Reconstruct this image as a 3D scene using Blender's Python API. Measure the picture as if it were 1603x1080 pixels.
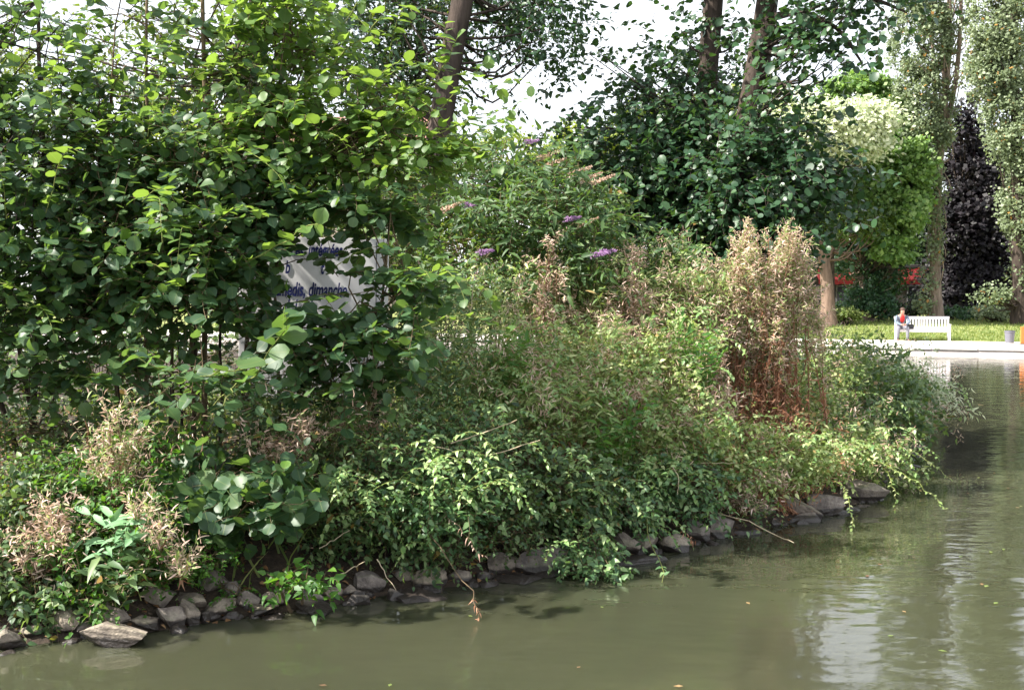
import bpy, bmesh, math
import numpy as np
from mathutils import Vector, Matrix

S = bpy.context.scene
COL = S.collection
for o in list(bpy.data.objects):
    bpy.data.objects.remove(o)

# ------------------------------------------------------------------ camera, light, exposure
F = 1719.0
PITCH = math.atan(75.0 / F)
HCAM = 2.0
cam_d = bpy.data.cameras.new('camera')
cam = bpy.data.objects.new('camera', cam_d)
COL.objects.link(cam)
cam.location = (0, 0, HCAM)
cam.rotation_euler = (math.pi / 2 - PITCH, 0, 0)
cam_d.sensor_width = 36.0
cam_d.lens = 36.0 * F / 1603.0
cam_d.clip_start = 0.05
cam_d.clip_end = 2000
S.camera = cam

SUN = Vector((-0.64, -0.17, 0.72)).normalized()
world = bpy.data.worlds.new('World')
S.world = world
world.use_nodes = True
wn = world.node_tree
sky = wn.nodes.new('ShaderNodeTexSky')
sky.sky_type = 'NISHITA'
sky.sun_disc = False
sky.sun_elevation = math.asin(SUN.z)
sky.sun_rotation = math.atan2(SUN.x, SUN.y)
sky.air_density = 1.0
sky.dust_density = 2.5
sky.ozone_density = 1.0
# thin bright cloud veil over the sky
w_tc = wn.nodes.new('ShaderNodeTexCoord')
w_n = wn.nodes.new('ShaderNodeTexNoise'); w_n.inputs['Scale'].default_value = 1.6; w_n.inputs['Detail'].default_value = 5
wn.links.new(w_tc.outputs['Generated'], w_n.inputs[0])
w_r = wn.nodes.new('ShaderNodeValToRGB'); w_r.color_ramp.elements[0].position = .35; w_r.color_ramp.elements[0].color = (.35, .35, .35, 1)
w_r.color_ramp.elements[1].position = .6; w_r.color_ramp.elements[1].color = (.8, .8, .8, 1)
wn.links.new(w_n.outputs[0], w_r.inputs[0])
w_m = wn.nodes.new('ShaderNodeMix'); w_m.data_type = 'RGBA'
wn.links.new(w_r.outputs[0], w_m.inputs[0]); wn.links.new(sky.outputs[0], w_m.inputs[6]); w_m.inputs[7].default_value = (6.3, 6.4, 6.6, 1)
wn.links.new(w_m.outputs[2], wn.nodes['Background'].inputs[0])
wn.nodes['Background'].inputs[1].default_value = 0.11
ld = bpy.data.lights.new('sun', 'SUN')
ld.energy = 5.0
ld.angle = math.radians(0.53)
ld.color = (1.0, 0.95, 0.86)
lo = bpy.data.objects.new('sun', ld)
COL.objects.link(lo)
lo.rotation_euler = SUN.to_track_quat('Z', 'Y').to_euler()
S.view_settings.view_transform = 'Standard'
S.view_settings.look = 'None'
S.view_settings.gamma = 1.0
S.view_settings.use_curve_mapping = False
S.view_settings.exposure = 1.5
S.render.engine = 'CYCLES'
S.cycles.max_bounces = 8
S.cycles.diffuse_bounces = 4
S.cycles.glossy_bounces = 3
S.cycles.transmission_bounces = 5
S.cycles.use_denoising = True
try:
    S.cycles.denoiser = 'OPENIMAGEDENOISE'
except Exception:
    pass

# ------------------------------------------------------------------ picking points
def raydir(u, v):
    xc = (u - 801.5) / F
    yc = (540.0 - v) / F
    return np.array([xc, math.cos(PITCH) + yc * math.sin(PITCH), yc * math.cos(PITCH) - math.sin(PITCH)])

def P(u, v, D):
    d = raydir(u, v)
    return np.array([0, 0, HCAM]) + d * (D / d[1])

def G(u, v, z=0.0):
    d = raydir(u, v)
    return np.array([0, 0, HCAM]) + d * ((z - HCAM) / d[2])

def px(n, D):
    return n * D / F

def nrm(a):
    a = np.asarray(a, float)
    return a / np.maximum(np.linalg.norm(a, axis=-1, keepdims=True), 1e-9)

# ------------------------------------------------------------------ materials
def newmat(name):
    m = bpy.data.materials.new(name)
    m.use_nodes = True
    return m, m.node_tree, m.node_tree.nodes['Principled BSDF']

def ramp(nt, fac, stops, interp='LINEAR'):
    r = nt.nodes.new('ShaderNodeValToRGB')
    r.color_ramp.interpolation = interp
    els = r.color_ramp.elements
    while len(els) > 1:
        els.remove(els[0])
    els[0].position = stops[0][0]
    els[0].color = (*stops[0][1], 1)
    for p, c in stops[1:]:
        e = els.new(p)
        e.color = (*c, 1)
    nt.links.new(fac, r.inputs[0])
    return r.outputs[0]

def math_node(nt, op, a, b=None, clamp=False):
    n = nt.nodes.new('ShaderNodeMath')
    n.operation = op
    n.use_clamp = clamp
    for i, x in enumerate((a, b)):
        if x is None:
            continue
        if isinstance(x, (int, float)):
            n.inputs[i].default_value = x
        else:
            nt.links.new(x, n.inputs[i])
    return n.outputs[0]

def mixc(nt, fac, a, b, mode='MIX'):
    n = nt.nodes.new('ShaderNodeMix')
    n.data_type = 'RGBA'
    n.blend_type = mode
    for key, x in ((0, fac), (6, a), (7, b)):
        if isinstance(x, (int, float)):
            n.inputs[key].default_value = x
        elif isinstance(x, tuple):
            n.inputs[key].default_value = (*x, 1)
        else:
            nt.links.new(x, n.inputs[key])
    return n.outputs[2]

def noise(nt, scale, detail=4, rough=0.55, coord='Object', stretch=None):
    tc = nt.nodes.new('ShaderNodeTexCoord')
    src = tc.outputs[coord]
    if coord == 'World':
        pass
    if stretch:
        mp = nt.nodes.new('ShaderNodeMapping')
        mp.inputs['Scale'].default_value = stretch
        nt.links.new(src, mp.inputs[0])
        src = mp.outputs[0]
    n = nt.nodes.new('ShaderNodeTexNoise')
    n.inputs['Scale'].default_value = scale
    n.inputs['Detail'].default_value = detail
    n.inputs['Roughness'].default_value = rough
    nt.links.new(src, n.inputs[0])
    return n.outputs[0]

def bump(nt, bsdf, height, strength=0.5, dist=0.02):
    b = nt.nodes.new('ShaderNodeBump')
    b.inputs['Strength'].default_value = strength
    b.inputs['Distance'].default_value = dist
    nt.links.new(height, b.inputs['Height'])
    nt.links.new(b.outputs[0], bsdf.inputs['Normal'])

def leafmat(name, cols, trans=(0.30, 0.42, 0.05), tf=0.38, rough=0.42, spec=0.5, veins=False, rare=None):
    m, nt, bs = newmat(name)
    at = nt.nodes.new('ShaderNodeAttribute')
    at.attribute_name = 'rnd'
    oi = nt.nodes.new('ShaderNodeObjectInfo')
    r = math_node(nt, 'FRACT', math_node(nt, 'ADD', at.outputs['Fac'], oi.outputs['Random']))
    n = len(cols)
    stops = [(i / max(n - 1, 1) * (0.978 if rare else 1.0), c) for i, c in enumerate(cols)]
    if rare:
        stops += [(0.98, rare), (1.0, rare)]
    c = ramp(nt, r, stops)
    if veins:
        uv = nt.nodes.new('ShaderNodeUVMap')
        sep = nt.nodes.new('ShaderNodeSeparateXYZ')
        nt.links.new(uv.outputs[0], sep.inputs[0])
        ax = math_node(nt, 'ABSOLUTE', math_node(nt, 'SUBTRACT', sep.outputs[0], 0.5))
        k = math_node(nt, 'MULTIPLY', math_node(nt, 'SUBTRACT', sep.outputs[1], math_node(nt, 'MULTIPLY', ax, 0.9)), 44.0)
        w = math_node(nt, 'POWER', math_node(nt, 'ABSOLUTE', math_node(nt, 'SINE', k)), 6.0)
        mid = math_node(nt, 'LESS_THAN', ax, 0.018)
        ln = math_node(nt, 'MAXIMUM', math_node(nt, 'MULTIPLY', math_node(nt, 'SUBTRACT', 1.0, w), 0.0), mid)
        shade = math_node(nt, 'ADD', math_node(nt, 'MULTIPLY', w, -0.22), 1.0)
        hv = nt.nodes.new('ShaderNodeCombineColor')
        for i in range(3):
            nt.links.new(shade, hv.inputs[i])
        c = mixc(nt, 1.0, c, hv.outputs[0], 'MULTIPLY')
        c = mixc(nt, math_node(nt, 'MULTIPLY', mid, 0.6), c, (0.16, 0.2, 0.07))
    nt.links.new(c, bs.inputs['Base Color'])
    bs.inputs['Roughness'].default_value = rough
    bs.inputs['Specular IOR Level'].default_value = spec
    tr = nt.nodes.new('ShaderNodeBsdfTranslucent')
    tc = mixc(nt, 0.5, c, trans)
    nt.links.new(tc, tr.inputs[0])
    mx = nt.nodes.new('ShaderNodeMixShader')
    mx.inputs[0].default_value = tf
    nt.links.new(bs.outputs[0], mx.inputs[1])
    nt.links.new(tr.outputs[0], mx.inputs[2])
    nt.links.new(mx.outputs[0], nt.nodes['Material Output'].inputs[0])
    return m

def barkmat(name, a, b, scale=9.0, stretch=(1, 1, 0.18), bs_=0.8):
    m, nt, bs = newmat(name)
    n = noise(nt, scale, 6, 0.65, stretch=stretch)
    c = ramp(nt, n, [(0.3, a), (0.62, b)])
    nt.links.new(c, bs.inputs['Base Color'])
    bs.inputs['Roughness'].default_value = 0.9
    bs.inputs['Specular IOR Level'].default_value = 0.2
    bump(nt, bs, n, bs_, 0.05)
    return m

def plainmat(name, col, rough=0.6, var=0.25, scale=20.0, metal=0.0, bumpd=0.0):
    m, nt, bs = newmat(name)
    n = noise(nt, scale, 4, 0.6)
    c = ramp(nt, n, [(0.3, tuple(x * (1 - var) for x in col)), (0.7, tuple(min(1, x * (1 + var)) for x in col))])
    nt.links.new(c, bs.inputs['Base Color'])
    bs.inputs['Roughness'].default_value = rough
    bs.inputs['Metallic'].default_value = metal
    if bumpd:
        bump(nt, bs, n, 0.6, bumpd)
    return m

M = {}
M['alder'] = leafmat('alder_leaf', [(0.022, 0.056, 0.028), (0.038, 0.088, 0.040), (0.056, 0.118, 0.048), (0.10, 0.17, 0.06)],
                     trans=(0.30, 0.50, 0.05), tf=0.36, rough=0.46, spec=0.42, veins=True, rare=(0.10, 0.20, 0.03))
M['alder_top'] = leafmat('young_alder_leaf', [(0.05, 0.115, 0.03), (0.08, 0.16, 0.035), (0.12, 0.22, 0.045)],
                         trans=(0.44, 0.64, 0.07), tf=0.46, rough=0.48, veins=True)
M['tree_dark'] = leafmat('dark_tree_leaf', [(0.020, 0.055, 0.028), (0.032, 0.080, 0.036), (0.05, 0.11, 0.038)],
                         trans=(0.14, 0.28, 0.02), tf=0.25, rough=0.4)
M['tree_mid'] = leafmat('mid_tree_leaf', [(0.03, 0.065, 0.014), (0.05, 0.10, 0.02), (0.09, 0.13, 0.02)],
                        trans=(0.32, 0.42, 0.02), tf=0.35, rough=0.5)
M['snow'] = leafmat('small_oval_leaf', [(0.024, 0.066, 0.028), (0.06, 0.135, 0.052), (0.125, 0.225, 0.085), (0.27, 0.38, 0.16)],
                    trans=(0.28, 0.5, 0.05), tf=0.32, rough=0.42)
M['weed'] = leafmat('weed_leaf', [(0.07, 0.14, 0.04), (0.17, 0.28, 0.08), (0.33, 0.43, 0.15), (0.56, 0.57, 0.30)],
                    trans=(0.50, 0.62, 0.10), tf=0.40, rough=0.5, rare=(0.42, 0.30, 0.12))
M['darkweed'] = leafmat('dark_weed_leaf', [(0.022, 0.055, 0.024), (0.05, 0.105, 0.038), (0.10, 0.17, 0.06), (0.19, 0.26, 0.10)],
                        trans=(0.3, 0.45, 0.03), tf=0.34, rough=0.5, rare=(0.2, 0.12, 0.03))
M['spray'] = leafmat('bright_spray_leaf', [(0.09, 0.19, 0.06), (0.17, 0.30, 0.09), (0.30, 0.43, 0.16), (0.40, 0.50, 0.24)], trans=(0.45, 0.62, 0.12), tf=0.35, rough=0.42)
M['bud'] = leafmat('buddleia_leaf', [(0.022, 0.062, 0.020), (0.05, 0.11, 0.028), (0.085, 0.15, 0.045)],
                   trans=(0.3, 0.5, 0.05), tf=0.32, rough=0.55)

M['budpale'] = leafmat('pale_buddleia_leaf', [(0.14, 0.28, 0.13), (0.22, 0.40, 0.20), (0.16, 0.33, 0.14)],
                       trans=(0.3, 0.5, 0.15), tf=0.25, rough=0.6)
M['nettle'] = leafmat('nettle_leaf', [(0.03, 0.10, 0.015), (0.05, 0.15, 0.02), (0.09, 0.2, 0.02)],
                      trans=(0.3, 0.6, 0.03), tf=0.4, rough=0.5)
M['fluff'] = leafmat('dry_seed_fluff', [(0.34, 0.21, 0.15), (0.64, 0.45, 0.36), (0.80, 0.62, 0.53), (0.60, 0.44, 0.30)],
                     trans=(0.6, 0.4, 0.25), tf=0.35, rough=0.9, spec=0.1)
M['rust'] = leafmat('rusty_dead_leaf', [(0.18, 0.075, 0.042), (0.36, 0.17, 0.10), (0.52, 0.31, 0.21), (0.32, 0.16, 0.09)],
                    trans=(0.6, 0.22, 0.08), tf=0.3, rough=0.8, spec=0.1)
M['purple'] = leafmat('purple_floret', [(0.30, 0.17, 0.34), (0.42, 0.26, 0.46), (0.36, 0.2, 0.36)], trans=(0.6, 0.3, 0.7), tf=0.3, rough=0.8)
M['lime'] = leafmat('lime_green_leaf', [(0.06, 0.13, 0.035), (0.13, 0.23, 0.06), (0.26, 0.37, 0.12)],
                    trans=(0.4, 0.65, 0.06), tf=0.38, rough=0.5)
M['cream'] = leafmat('cream_edged_leaf', [(0.34, 0.42, 0.22), (0.60, 0.64, 0.42), (0.75, 0.76, 0.58)], trans=(0.6, 0.7, 0.35), tf=0.3, rough=0.5)
M['poplar'] = leafmat('grey_green_poplar_leaf', [(0.11, 0.15, 0.075), (0.17, 0.22, 0.115), (0.23, 0.28, 0.16)],
                      trans=(0.35, 0.42, 0.12), tf=0.28, rough=0.5, rare=(0.4, 0.2, 0.05))
M['copper'] = leafmat('copper_purple_leaf', [(0.004, 0.004, 0.005), (0.009, 0.007, 0.010), (0.022, 0.018, 0.023)],
                      trans=(0.05, 0.015, 0.03), tf=0.1, rough=0.55, spec=0.3)
M['evergreen'] = leafmat('evergreen_leaf', [(0.010, 0.022, 0.010), (0.02, 0.04, 0.014), (0.03, 0.055, 0.018)], trans=(0.05, 0.1, 0.02), tf=0.15, rough=0.5)
M['far'] = leafmat('far_tree_leaf', [(0.10, 0.15, 0.02), (0.17, 0.23, 0.03), (0.25, 0.30, 0.04)], trans=(0.5, 0.6, 0.06), tf=0.4, rough=0.6)
M['litter'] = leafmat('dead_leaf', [(0.10, 0.05, 0.025), (0.20, 0.10, 0.04), (0.30, 0.19, 0.09)], trans=(0.3, 0.15, 0.05), tf=0.15, rough=0.85)
M['grass'] = leafmat('grass_blade', [(0.08, 0.13, 0.03), (0.15, 0.21, 0.05), (0.28, 0.30, 0.11)], trans=(0.4, 0.5, 0.05), tf=0.35, rough=0.6)
M['bark'] = barkmat('brown_bark', (0.018, 0.014, 0.012), (0.085, 0.064, 0.053))
M['twig'] = barkmat('twig_bark', (0.07, 0.05, 0.03), (0.19, 0.14, 0.085), 30)
M['greentwig'] = barkmat('green_twig_bark', (0.12, 0.16, 0.04), (0.28, 0.30, 0.10), 30)
M['rusttwig'] = barkmat('rust_stem', (0.13, 0.06, 0.038), (0.32, 0.17, 0.10), 30)
M['cane'] = barkmat('pale_cane', (0.34, 0.27, 0.17), (0.6, 0.5, 0.35), 30)
M['lawnbark'] = barkmat('brown_lawn_tree_bark', (0.09, 0.06, 0.045), (0.22, 0.15, 0.115), 6)
M['poplarbark'] = barkmat('poplar_bark', (0.12, 0.09, 0.07), (0.33, 0.25, 0.20), 6)

# ------------------------------------------------------------------ mesh helpers
def raw_mesh(name, V, loops, counts, mat, rnd=None, uv=None, smooth=True, mats=None, midx=None):
    me = bpy.data.meshes.new(name)
    V = np.asarray(V, np.float32)
    loops = np.asarray(loops, np.int32)
    counts = np.asarray(counts, np.int32)
    me.vertices.add(len(V))
    me.vertices.foreach_set('co', V.ravel())
    me.loops.add(len(loops))
    me.loops.foreach_set('vertex_index', loops)
    me.polygons.add(len(counts))
    st = np.zeros(len(counts), np.int32)
    st[1:] = np.cumsum(counts)[:-1]
    me.polygons.foreach_set('loop_start', st)
    me.polygons.foreach_set('loop_total', counts)
    if smooth:
        me.polygons.foreach_set('use_smooth', np.ones(len(counts), bool))
    if rnd is not None:
        a = me.attributes.new('rnd', 'FLOAT', 'POINT')
        a.data.foreach_set('value', np.asarray(rnd, np.float32))
    if uv is not None:
        l = me.uv_layers.new(name='UVMap')
        l.data.foreach_set('uv', np.asarray(uv, np.float32)[loops].ravel())
    me.update(calc_edges=True)
    if mats:
        for m_ in mats:
            me.materials.append(m_)
        me.polygons.foreach_set('material_index', np.asarray(midx, np.int32))
    else:
        me.materials.append(mat)
    return me

def leaf_tpl(ts, ws, cross=3, fold=0.25, droop=0.22, serr=0.0, stalk=0.0, wave=0.0):
    """leaf from the origin along +Y, length 1, normal +Z"""
    V, Fc, UV = [], [], []
    rows = []
    for i, (t, w) in enumerate(zip(ts, ws)):
        y = t
        z = -droop * t * t
        if w == 0:
            rows.append([len(V)])
            V.append((0, y, z)); UV.append((0.5, t))
        else:
            if serr:
                w = w * (1 + (serr if i % 2 else -serr))
            row = []
            for k in range(cross):
                s = -1 + 2 * k / (cross - 1)
                row.append(len(V))
                V.append((s * w, y - (0.04 if abs(s) < 0.5 and serr else 0), z + fold * abs(s) * w + wave * math.sin(6.0 * t + 2 * s) * abs(s)))
                UV.append((0.5 + s * w, t))
            rows.append(row)
    for a, b in zip(rows[:-1], rows[1:]):
        if len(a) == 1:
            for k in range(len(b) - 1):
                Fc.append((a[0], b[k + 1], b[k]))
        elif len(b) == 1:
            for k in range(len(a) - 1):
                Fc.append((a[k], a[k + 1], b[0]))
        else:
            for k in range(len(a) - 1):
                Fc.append((a[k], a[k + 1], b[k + 1], b[k]))
    if stalk:
        n = len(V)
        V += [(-0.012, -stalk, 0.0), (0.012, -stalk, 0.0), (0.012, 0.02, 0.0), (-0.012, 0.02, 0.0)]
        UV += [(0.5, 0)] * 4
        Fc.append((n, n + 1, n + 2, n + 3))
    return np.array(V, float), Fc, np.array(UV, float)

T = {
    'alder': leaf_tpl([0, .14, .45, .82, 1], [0, .30, .46, .36, 0], droop=.18),
    'alder_fine': leaf_tpl([0, .1, .22, .38, .55, .72, .87, .97, .93], [0, .24, .37, .45, .47, .43, .32, .13, 0], fold=.22, droop=.16, serr=.05, stalk=.28, wave=.03),
    'alder_fine2': leaf_tpl([0, .1, .22, .38, .55, .72, .87, .97, 1.0], [0, .22, .35, .42, .44, .39, .27, .10, 0], fold=.35, droop=.34, serr=.05, stalk=.3, wave=.05),
    'alder_fine3': leaf_tpl([0, .1, .22, .38, .55, .72, .87, .97, .95], [0, .26, .39, .46, .48, .42, .30, .12, 0], fold=.05, droop=-.06, serr=.05, stalk=.28, wave=.06),
    'lance_fine': leaf_tpl([0, .12, .3, .5, .72, .9, 1], [0, .08, .14, .15, .11, .05, 0], fold=.35, droop=.5, stalk=.1, wave=.015),
    'oval': leaf_tpl([0, .45, 1], [0, .3, 0], fold=.35, droop=.25),
    'ovate': leaf_tpl([0, .3, .65, 1], [0, .29, .2, 0], fold=.3, droop=.35),
    'lance': leaf_tpl([0, .35, .7, 1], [0, .12, .09, 0], cross=2, fold=0, droop=.45),
    'lancew': leaf_tpl([0, .3, .65, 1], [0, .15, .11, 0], cross=3, fold=.4, droop=.4),
    'fluff': leaf_tpl([0, .4, .75, 1], [.03, .05, .04, 0], cross=2, fold=0, droop=.9),
    'curl': leaf_tpl([0, .3, .6, 1], [0, .12, .1, 0], cross=2, fold=0, droop=1.2),
    'diamond': leaf_tpl([0, .5, 1], [0, .38, 0], cross=2, fold=0, droop=.2),
    'blade': leaf_tpl([0, .4, .75, 1], [.02, .02, .013, 0], cross=2, fold=0, droop=.5),
}

def basis(ydir, normal):
    Y = nrm(ydir)
    Z = normal - (normal * Y).sum(-1, keepdims=True) * Y
    Z = nrm(Z)
    X = np.cross(Y, Z)
    return X, Y, Z

def leaves_mesh(name, tpl, pos, ydir, normal, size, mat, rng, base, width=None, uv=False):
    V, Fc, UV = T[tpl]
    N = len(pos)
    X, Y, Z = basis(ydir, normal)
    w = np.ones(N) if width is None else width
    cur = rng.uniform(0.2, 1.5, N)
    size = np.minimum(size, np.median(size) * 1.75)
    s = size[:, None, None]
    P_ = (pos[:, None, :] + s * (V[None, :, 0:1] * w[:, None, None] * X[:, None, :] + V[None, :, 1:2] * Y[:, None, :]
                                + (V[None, :, 2:3] * cur[:, None, None]) * Z[:, None, :]))
    VV = P_.reshape(-1, 3) - base
    lp = np.concatenate([np.array(f) for f in Fc])
    ct = np.array([len(f) for f in Fc])
    nv = len(V)
    loops = (lp[None, :] + (np.arange(N) * nv)[:, None]).ravel()
    counts = np.tile(ct, N)
    rnd = np.repeat(rng.random(N), nv)
    return raw_mesh(name, VV, loops, counts, mat, rnd, np.tile(UV, (N, 1)) if uv else None)

def tubes_mesh(name, pts, r, sides, mat, base):
    """pts (T,K,3), r (T,K)"""
    Tn, K, _ = pts.shape
    d = np.empty_like(pts)
    d[:, 1:-1] = pts[:, 2:] - pts[:, :-2]
    d[:, 0] = pts[:, 1] - pts[:, 0]
    d[:, -1] = pts[:, -1] - pts[:, -2]
    d = nrm(d)
    ref = np.where(np.abs(d[..., 2:3]) > 0.9, np.array([1.0, 0, 0]), np.array([0, 0, 1.0]))
    a = nrm(np.cross(d, ref))
    b = np.cross(d, a)
    th = np.arange(sides) * 2 * math.pi / sides
    ring = a[:, :, None, :] * np.cos(th)[None, None, :, None] + b[:, :, None, :] * np.sin(th)[None, None, :, None]
    V = pts[:, :, None, :] + ring * r[:, :, None, None]
    V = V.reshape(-1, 3) - base
    t = np.arange(Tn)[:, None, None] * K * sides
    k = np.arange(K - 1)[None, :, None] * sides
    s = np.arange(sides)[None, None, :]
    s2 = (s + 1) % sides
    q = np.stack([t + k + s, t + k + s2, t + k + sides + s2, t + k + sides + s], -1)
    loops = q.reshape(-1)
    return raw_mesh(name, V, loops, np.full(len(loops) // 4, 4), mat)

def polyline(points, n=10, jit=0.0, rng=None):
    """smooth resample by Catmull-Rom"""
    p = np.array(points, float)
    if len(p) == 2:
        p = np.array([p[0], (p[0] + p[1]) / 2, p[1]])
    q = np.vstack([2 * p[0] - p[1], p, 2 * p[-1] - p[-2]])
    out = []
    m = len(p) - 1
    for u in np.linspace(0, m - 1e-6, n):
        i = int(u); t = u - i
        a, b, c, d = q[i], q[i + 1], q[i + 2], q[i + 3]
        out.append(0.5 * ((2 * b) + (c - a) * t + (2 * a - 5 * b + 4 * c - d) * t * t + (3 * b - a - 3 * c + d) * t ** 3))
    out = np.array(out)
    if jit and rng is not None:
        j = rng.normal(0, jit, out.shape); j[0] = 0
        out = out + j
    return out

def twigs(starts, dirs, length, K, rng, droop=0.0, wander=0.25):
    n = len(starts)
    pts = np.empty((n, K + 1, 3))
    pts[:, 0] = starts
    d = nrm(dirs)
    st = (length / K)[:, None]
    for k in range(K):
        d = nrm(d + rng.normal(0, wander, (n, 3)) / math.sqrt(K) + np.array([0, 0, -droop / K * (k + 1)]))
        pts[:, k + 1] = pts[:, k] + d * st
    return pts

def leaf_sites(pts, per, rng, spread=0.9, up=0.8, facing=None, jitter=0.35, t0=0.1):
    """alternate leaves along twigs: positions, directions, normals"""
    n, K1, _ = pts.shape
    t = np.linspace(t0, 1.0, per)[None, :] + rng.uniform(-.5, .5, (n, per)) / per * 0.6
    t = np.clip(t, 0, 0.999) * (K1 - 1)
    i = t.astype(int)
    f = (t - i)[..., None]
    idx = np.arange(n)[:, None]
    a = pts[idx, i]; b = pts[idx, i + 1]
    pos = a * (1 - f) + b * f
    d = nrm(b - a)
    side = np.cross(d, np.array([0, 0, 1.0]))
    side = nrm(side + 1e-3)
    sgn = np.where((np.arange(per) % 2) == 0, 1.0, -1.0)[None, :, None]
    last = (np.arange(per) == per - 1)[None, :, None]
    yd = d * (1 - spread * 0.6) + side * sgn * spread * np.where(last, 0.1, 1.0) + rng.normal(0, jitter, d.shape)
    nm = np.array([0, 0, 1.0]) * up + rng.normal(0, jitter, d.shape)
    if facing is not None:
        nm = nm + np.asarray(facing)
    return pos.reshape(-1, 3), yd.reshape(-1, 3), nm.reshape(-1, 3)

# ------------------------------------------------------------------ things
class Thing:
    def __init__(self, name, label, cat, base, group=None):
        o = bpy.data.objects.new(name, None)
        o.empty_display_size = 0.1
        COL.objects.link(o)
        o.location = base
        o['label'] = label
        o['category'] = cat
        if group:
            o['group'] = group
        self.o = o
        self.base = np.array(base, float)

    def part(self, name, me, stuff=False, parent=None, label=None):
        c = bpy.data.objects.new(name, me)
        COL.objects.link(c)
        c.parent = parent or self.o
        if stuff:
            c['kind'] = 'stuff'
        if label:
            c['label'] = label
        return c

    def stem(self, pts, r0, r1, mat, name='stem', sides=7, rr=None):
        pts = np.asarray(pts, float)
        r = np.linspace(r0, r1, len(pts)) if rr is None else np.asarray(rr)
        return self.part(name, tubes_mesh(name, pts[None], r[None], sides, mat, self.base))

    def tubes(self, pts, r0, r1, mat, name='twigs', sides=3):
        n, K, _ = pts.shape
        r = np.broadcast_to(np.linspace(r0, r1, K), (n, K))
        return self.part(name, tubes_mesh(name, pts, r, sides, mat, self.base), stuff=True)

    def leaves(self, pos, yd, nm, size, mat, rng, tpl, name='foliage', singles=0, fine=None, uv=False, width=None):
        if singles:
            D = pos[:, 1]
            u = 801.5 + F * pos[:, 0] / D
            v = 465 - F * (pos[:, 2] - HCAM) / D
            ok = (u > -10) & (u < 1610) & (v > -10) & (v < 1080)
            view = nrm(pos - np.array([0, 0, HCAM]))
            X, Y, Z = basis(yd, nm)
            face = np.abs((Z * view).sum(-1))
            sc = size / D * (0.35 + face) - 0.006 * (D - D.min())
            sc = np.where(ok, sc, -9)
            order = np.argsort(-sc)[:singles]
            order = order[ok[order]]
            meshes = single_meshes(fine, mat)
            for i in order:
                k = rng.integers(0, len(meshes))
                c = bpy.data.objects.new('leaf', meshes[k])
                w = rng.uniform(0.9, 1.08)
                s = size[i]
                mx = Matrix(((X[i, 0] * s * w, Y[i, 0] * s, Z[i, 0] * s, pos[i, 0] - self.base[0]),
                             (X[i, 1] * s * w, Y[i, 1] * s, Z[i, 1] * s, pos[i, 1] - self.base[1]),
                             (X[i, 2] * s * w, Y[i, 2] * s, Z[i, 2] * s, pos[i, 2] - self.base[2]),
                             (0, 0, 0, 1)))
                COL.objects.link(c)
                c.parent = self.o
                c.matrix_local = mx
            keep = np.ones(len(pos), bool)
            keep[order] = False
            pos, yd, nm, size = pos[keep], yd[keep], nm[keep], size[keep]
            if width is not None:
                width = width[keep]
        if len(pos):
            self.part(name, leaves_mesh(name, tpl, pos, yd, nm, size, mat, rng, self.base, width, uv), stuff=True)

_single = {}
def single_meshes(fine, mat):
    key = (tuple(fine), mat.name)
    if key not in _single:
        out = []
        for f in fine:
            V, Fc, UV = T[f]
            out.append(raw_mesh('leaf', V, np.concatenate([np.array(q) for q in Fc]), [len(q) for q in Fc], mat, None, UV))
        _single[key] = out
    return _single[key]

def blob_points(c, rad, n, rng, shell=0.5):
    d = nrm(rng.normal(size=(n, 3)))
    r = rng.random(n) ** (1 / 3.0)
    r = r * (1 - shell) + shell * rng.uniform(0.75, 1.05, n)
    return np.asarray(c) + d * r[:, None] * np.asarray(rad), d

# ------------------------------------------------------------------ island terrain
shore_px = [(0, 1022), (110, 1008), (200, 1003), (300, 987), (400, 970), (500, 957), (600, 940), (700, 925), (800, 912), (880, 902),
            (960, 890), (1030, 872), (1100, 852), (1180, 838), (1260, 820), (1310, 806), (1375, 782), (1410, 745), (1432, 715),
            (1440, 690), (1452, 650), (1458, 618)]
SH = [(-26, 1.0), (-14, 2.2), (-8, 3.7), (-4.6, 5.3)] + [tuple(G(u, v)[:2]) for u, v in shore_px]
SH += [(8.6, 25.5), (6.5, 28.0), (0, 30), (-10, 31), (-26, 30)]
POLY = np.array(SH)

def sdist(x, y):
    x = np.asarray(x, float); y = np.asarray(y, float)
    best = np.full(x.shape, 1e9)
    ins = np.zeros(x.shape, bool)
    n = len(POLY)
    for i in range(n):
        ax, ay = POLY[i]; bx, by = POLY[(i + 1) % n]
        dx, dy = bx - ax, by - ay
        t = np.clip(((x - ax) * dx + (y - ay) * dy) / (dx * dx + dy * dy), 0, 1)
        d = np.hypot(x - ax - t * dx, y - ay - t * dy)
        best = np.minimum(best, d)
        cond = (ay > y) != (by > y)
        with np.errstate(divide='ignore', invalid='ignore'):
            xi = (bx - ax) * (y - ay) / (by - ay + 1e-12) + ax
        ins ^= cond & (x < xi)
    return np.where(ins, best, -best)

def sm(t):
    t = np.clip(t, 0, 1)
    return t * t * (3 - 2 * t)

def zt(x, y):
    d = sdist(x, y)
    z = -0.03 + 0.40 * sm((d + 0.05) / 1.0) + 0.25 * sm((d - 0.8) / 3.0)
    z = np.where(d < 0, -0.03 + np.maximum(d, -1.5) * 0.6, z)
    z = z + np.where(d > 0.1, 0.03 * np.sin(x * 3.1 + np.cos(y * 2.3)) * np.cos(y * 2.9 + x), 0)
    return z

def ground(u, v):
    d = raydir(u, v)
    t = 4.0
    for _ in range(900):
        p = np.array([0, 0, HCAM]) + d * t
        if p[2] <= max(float(zt(p[0], p[1])), -0.02):
            return p
        t += 0.03
    return p

def on_ground(x, y):
    return np.array([x, y, float(zt(x, y))])

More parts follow.
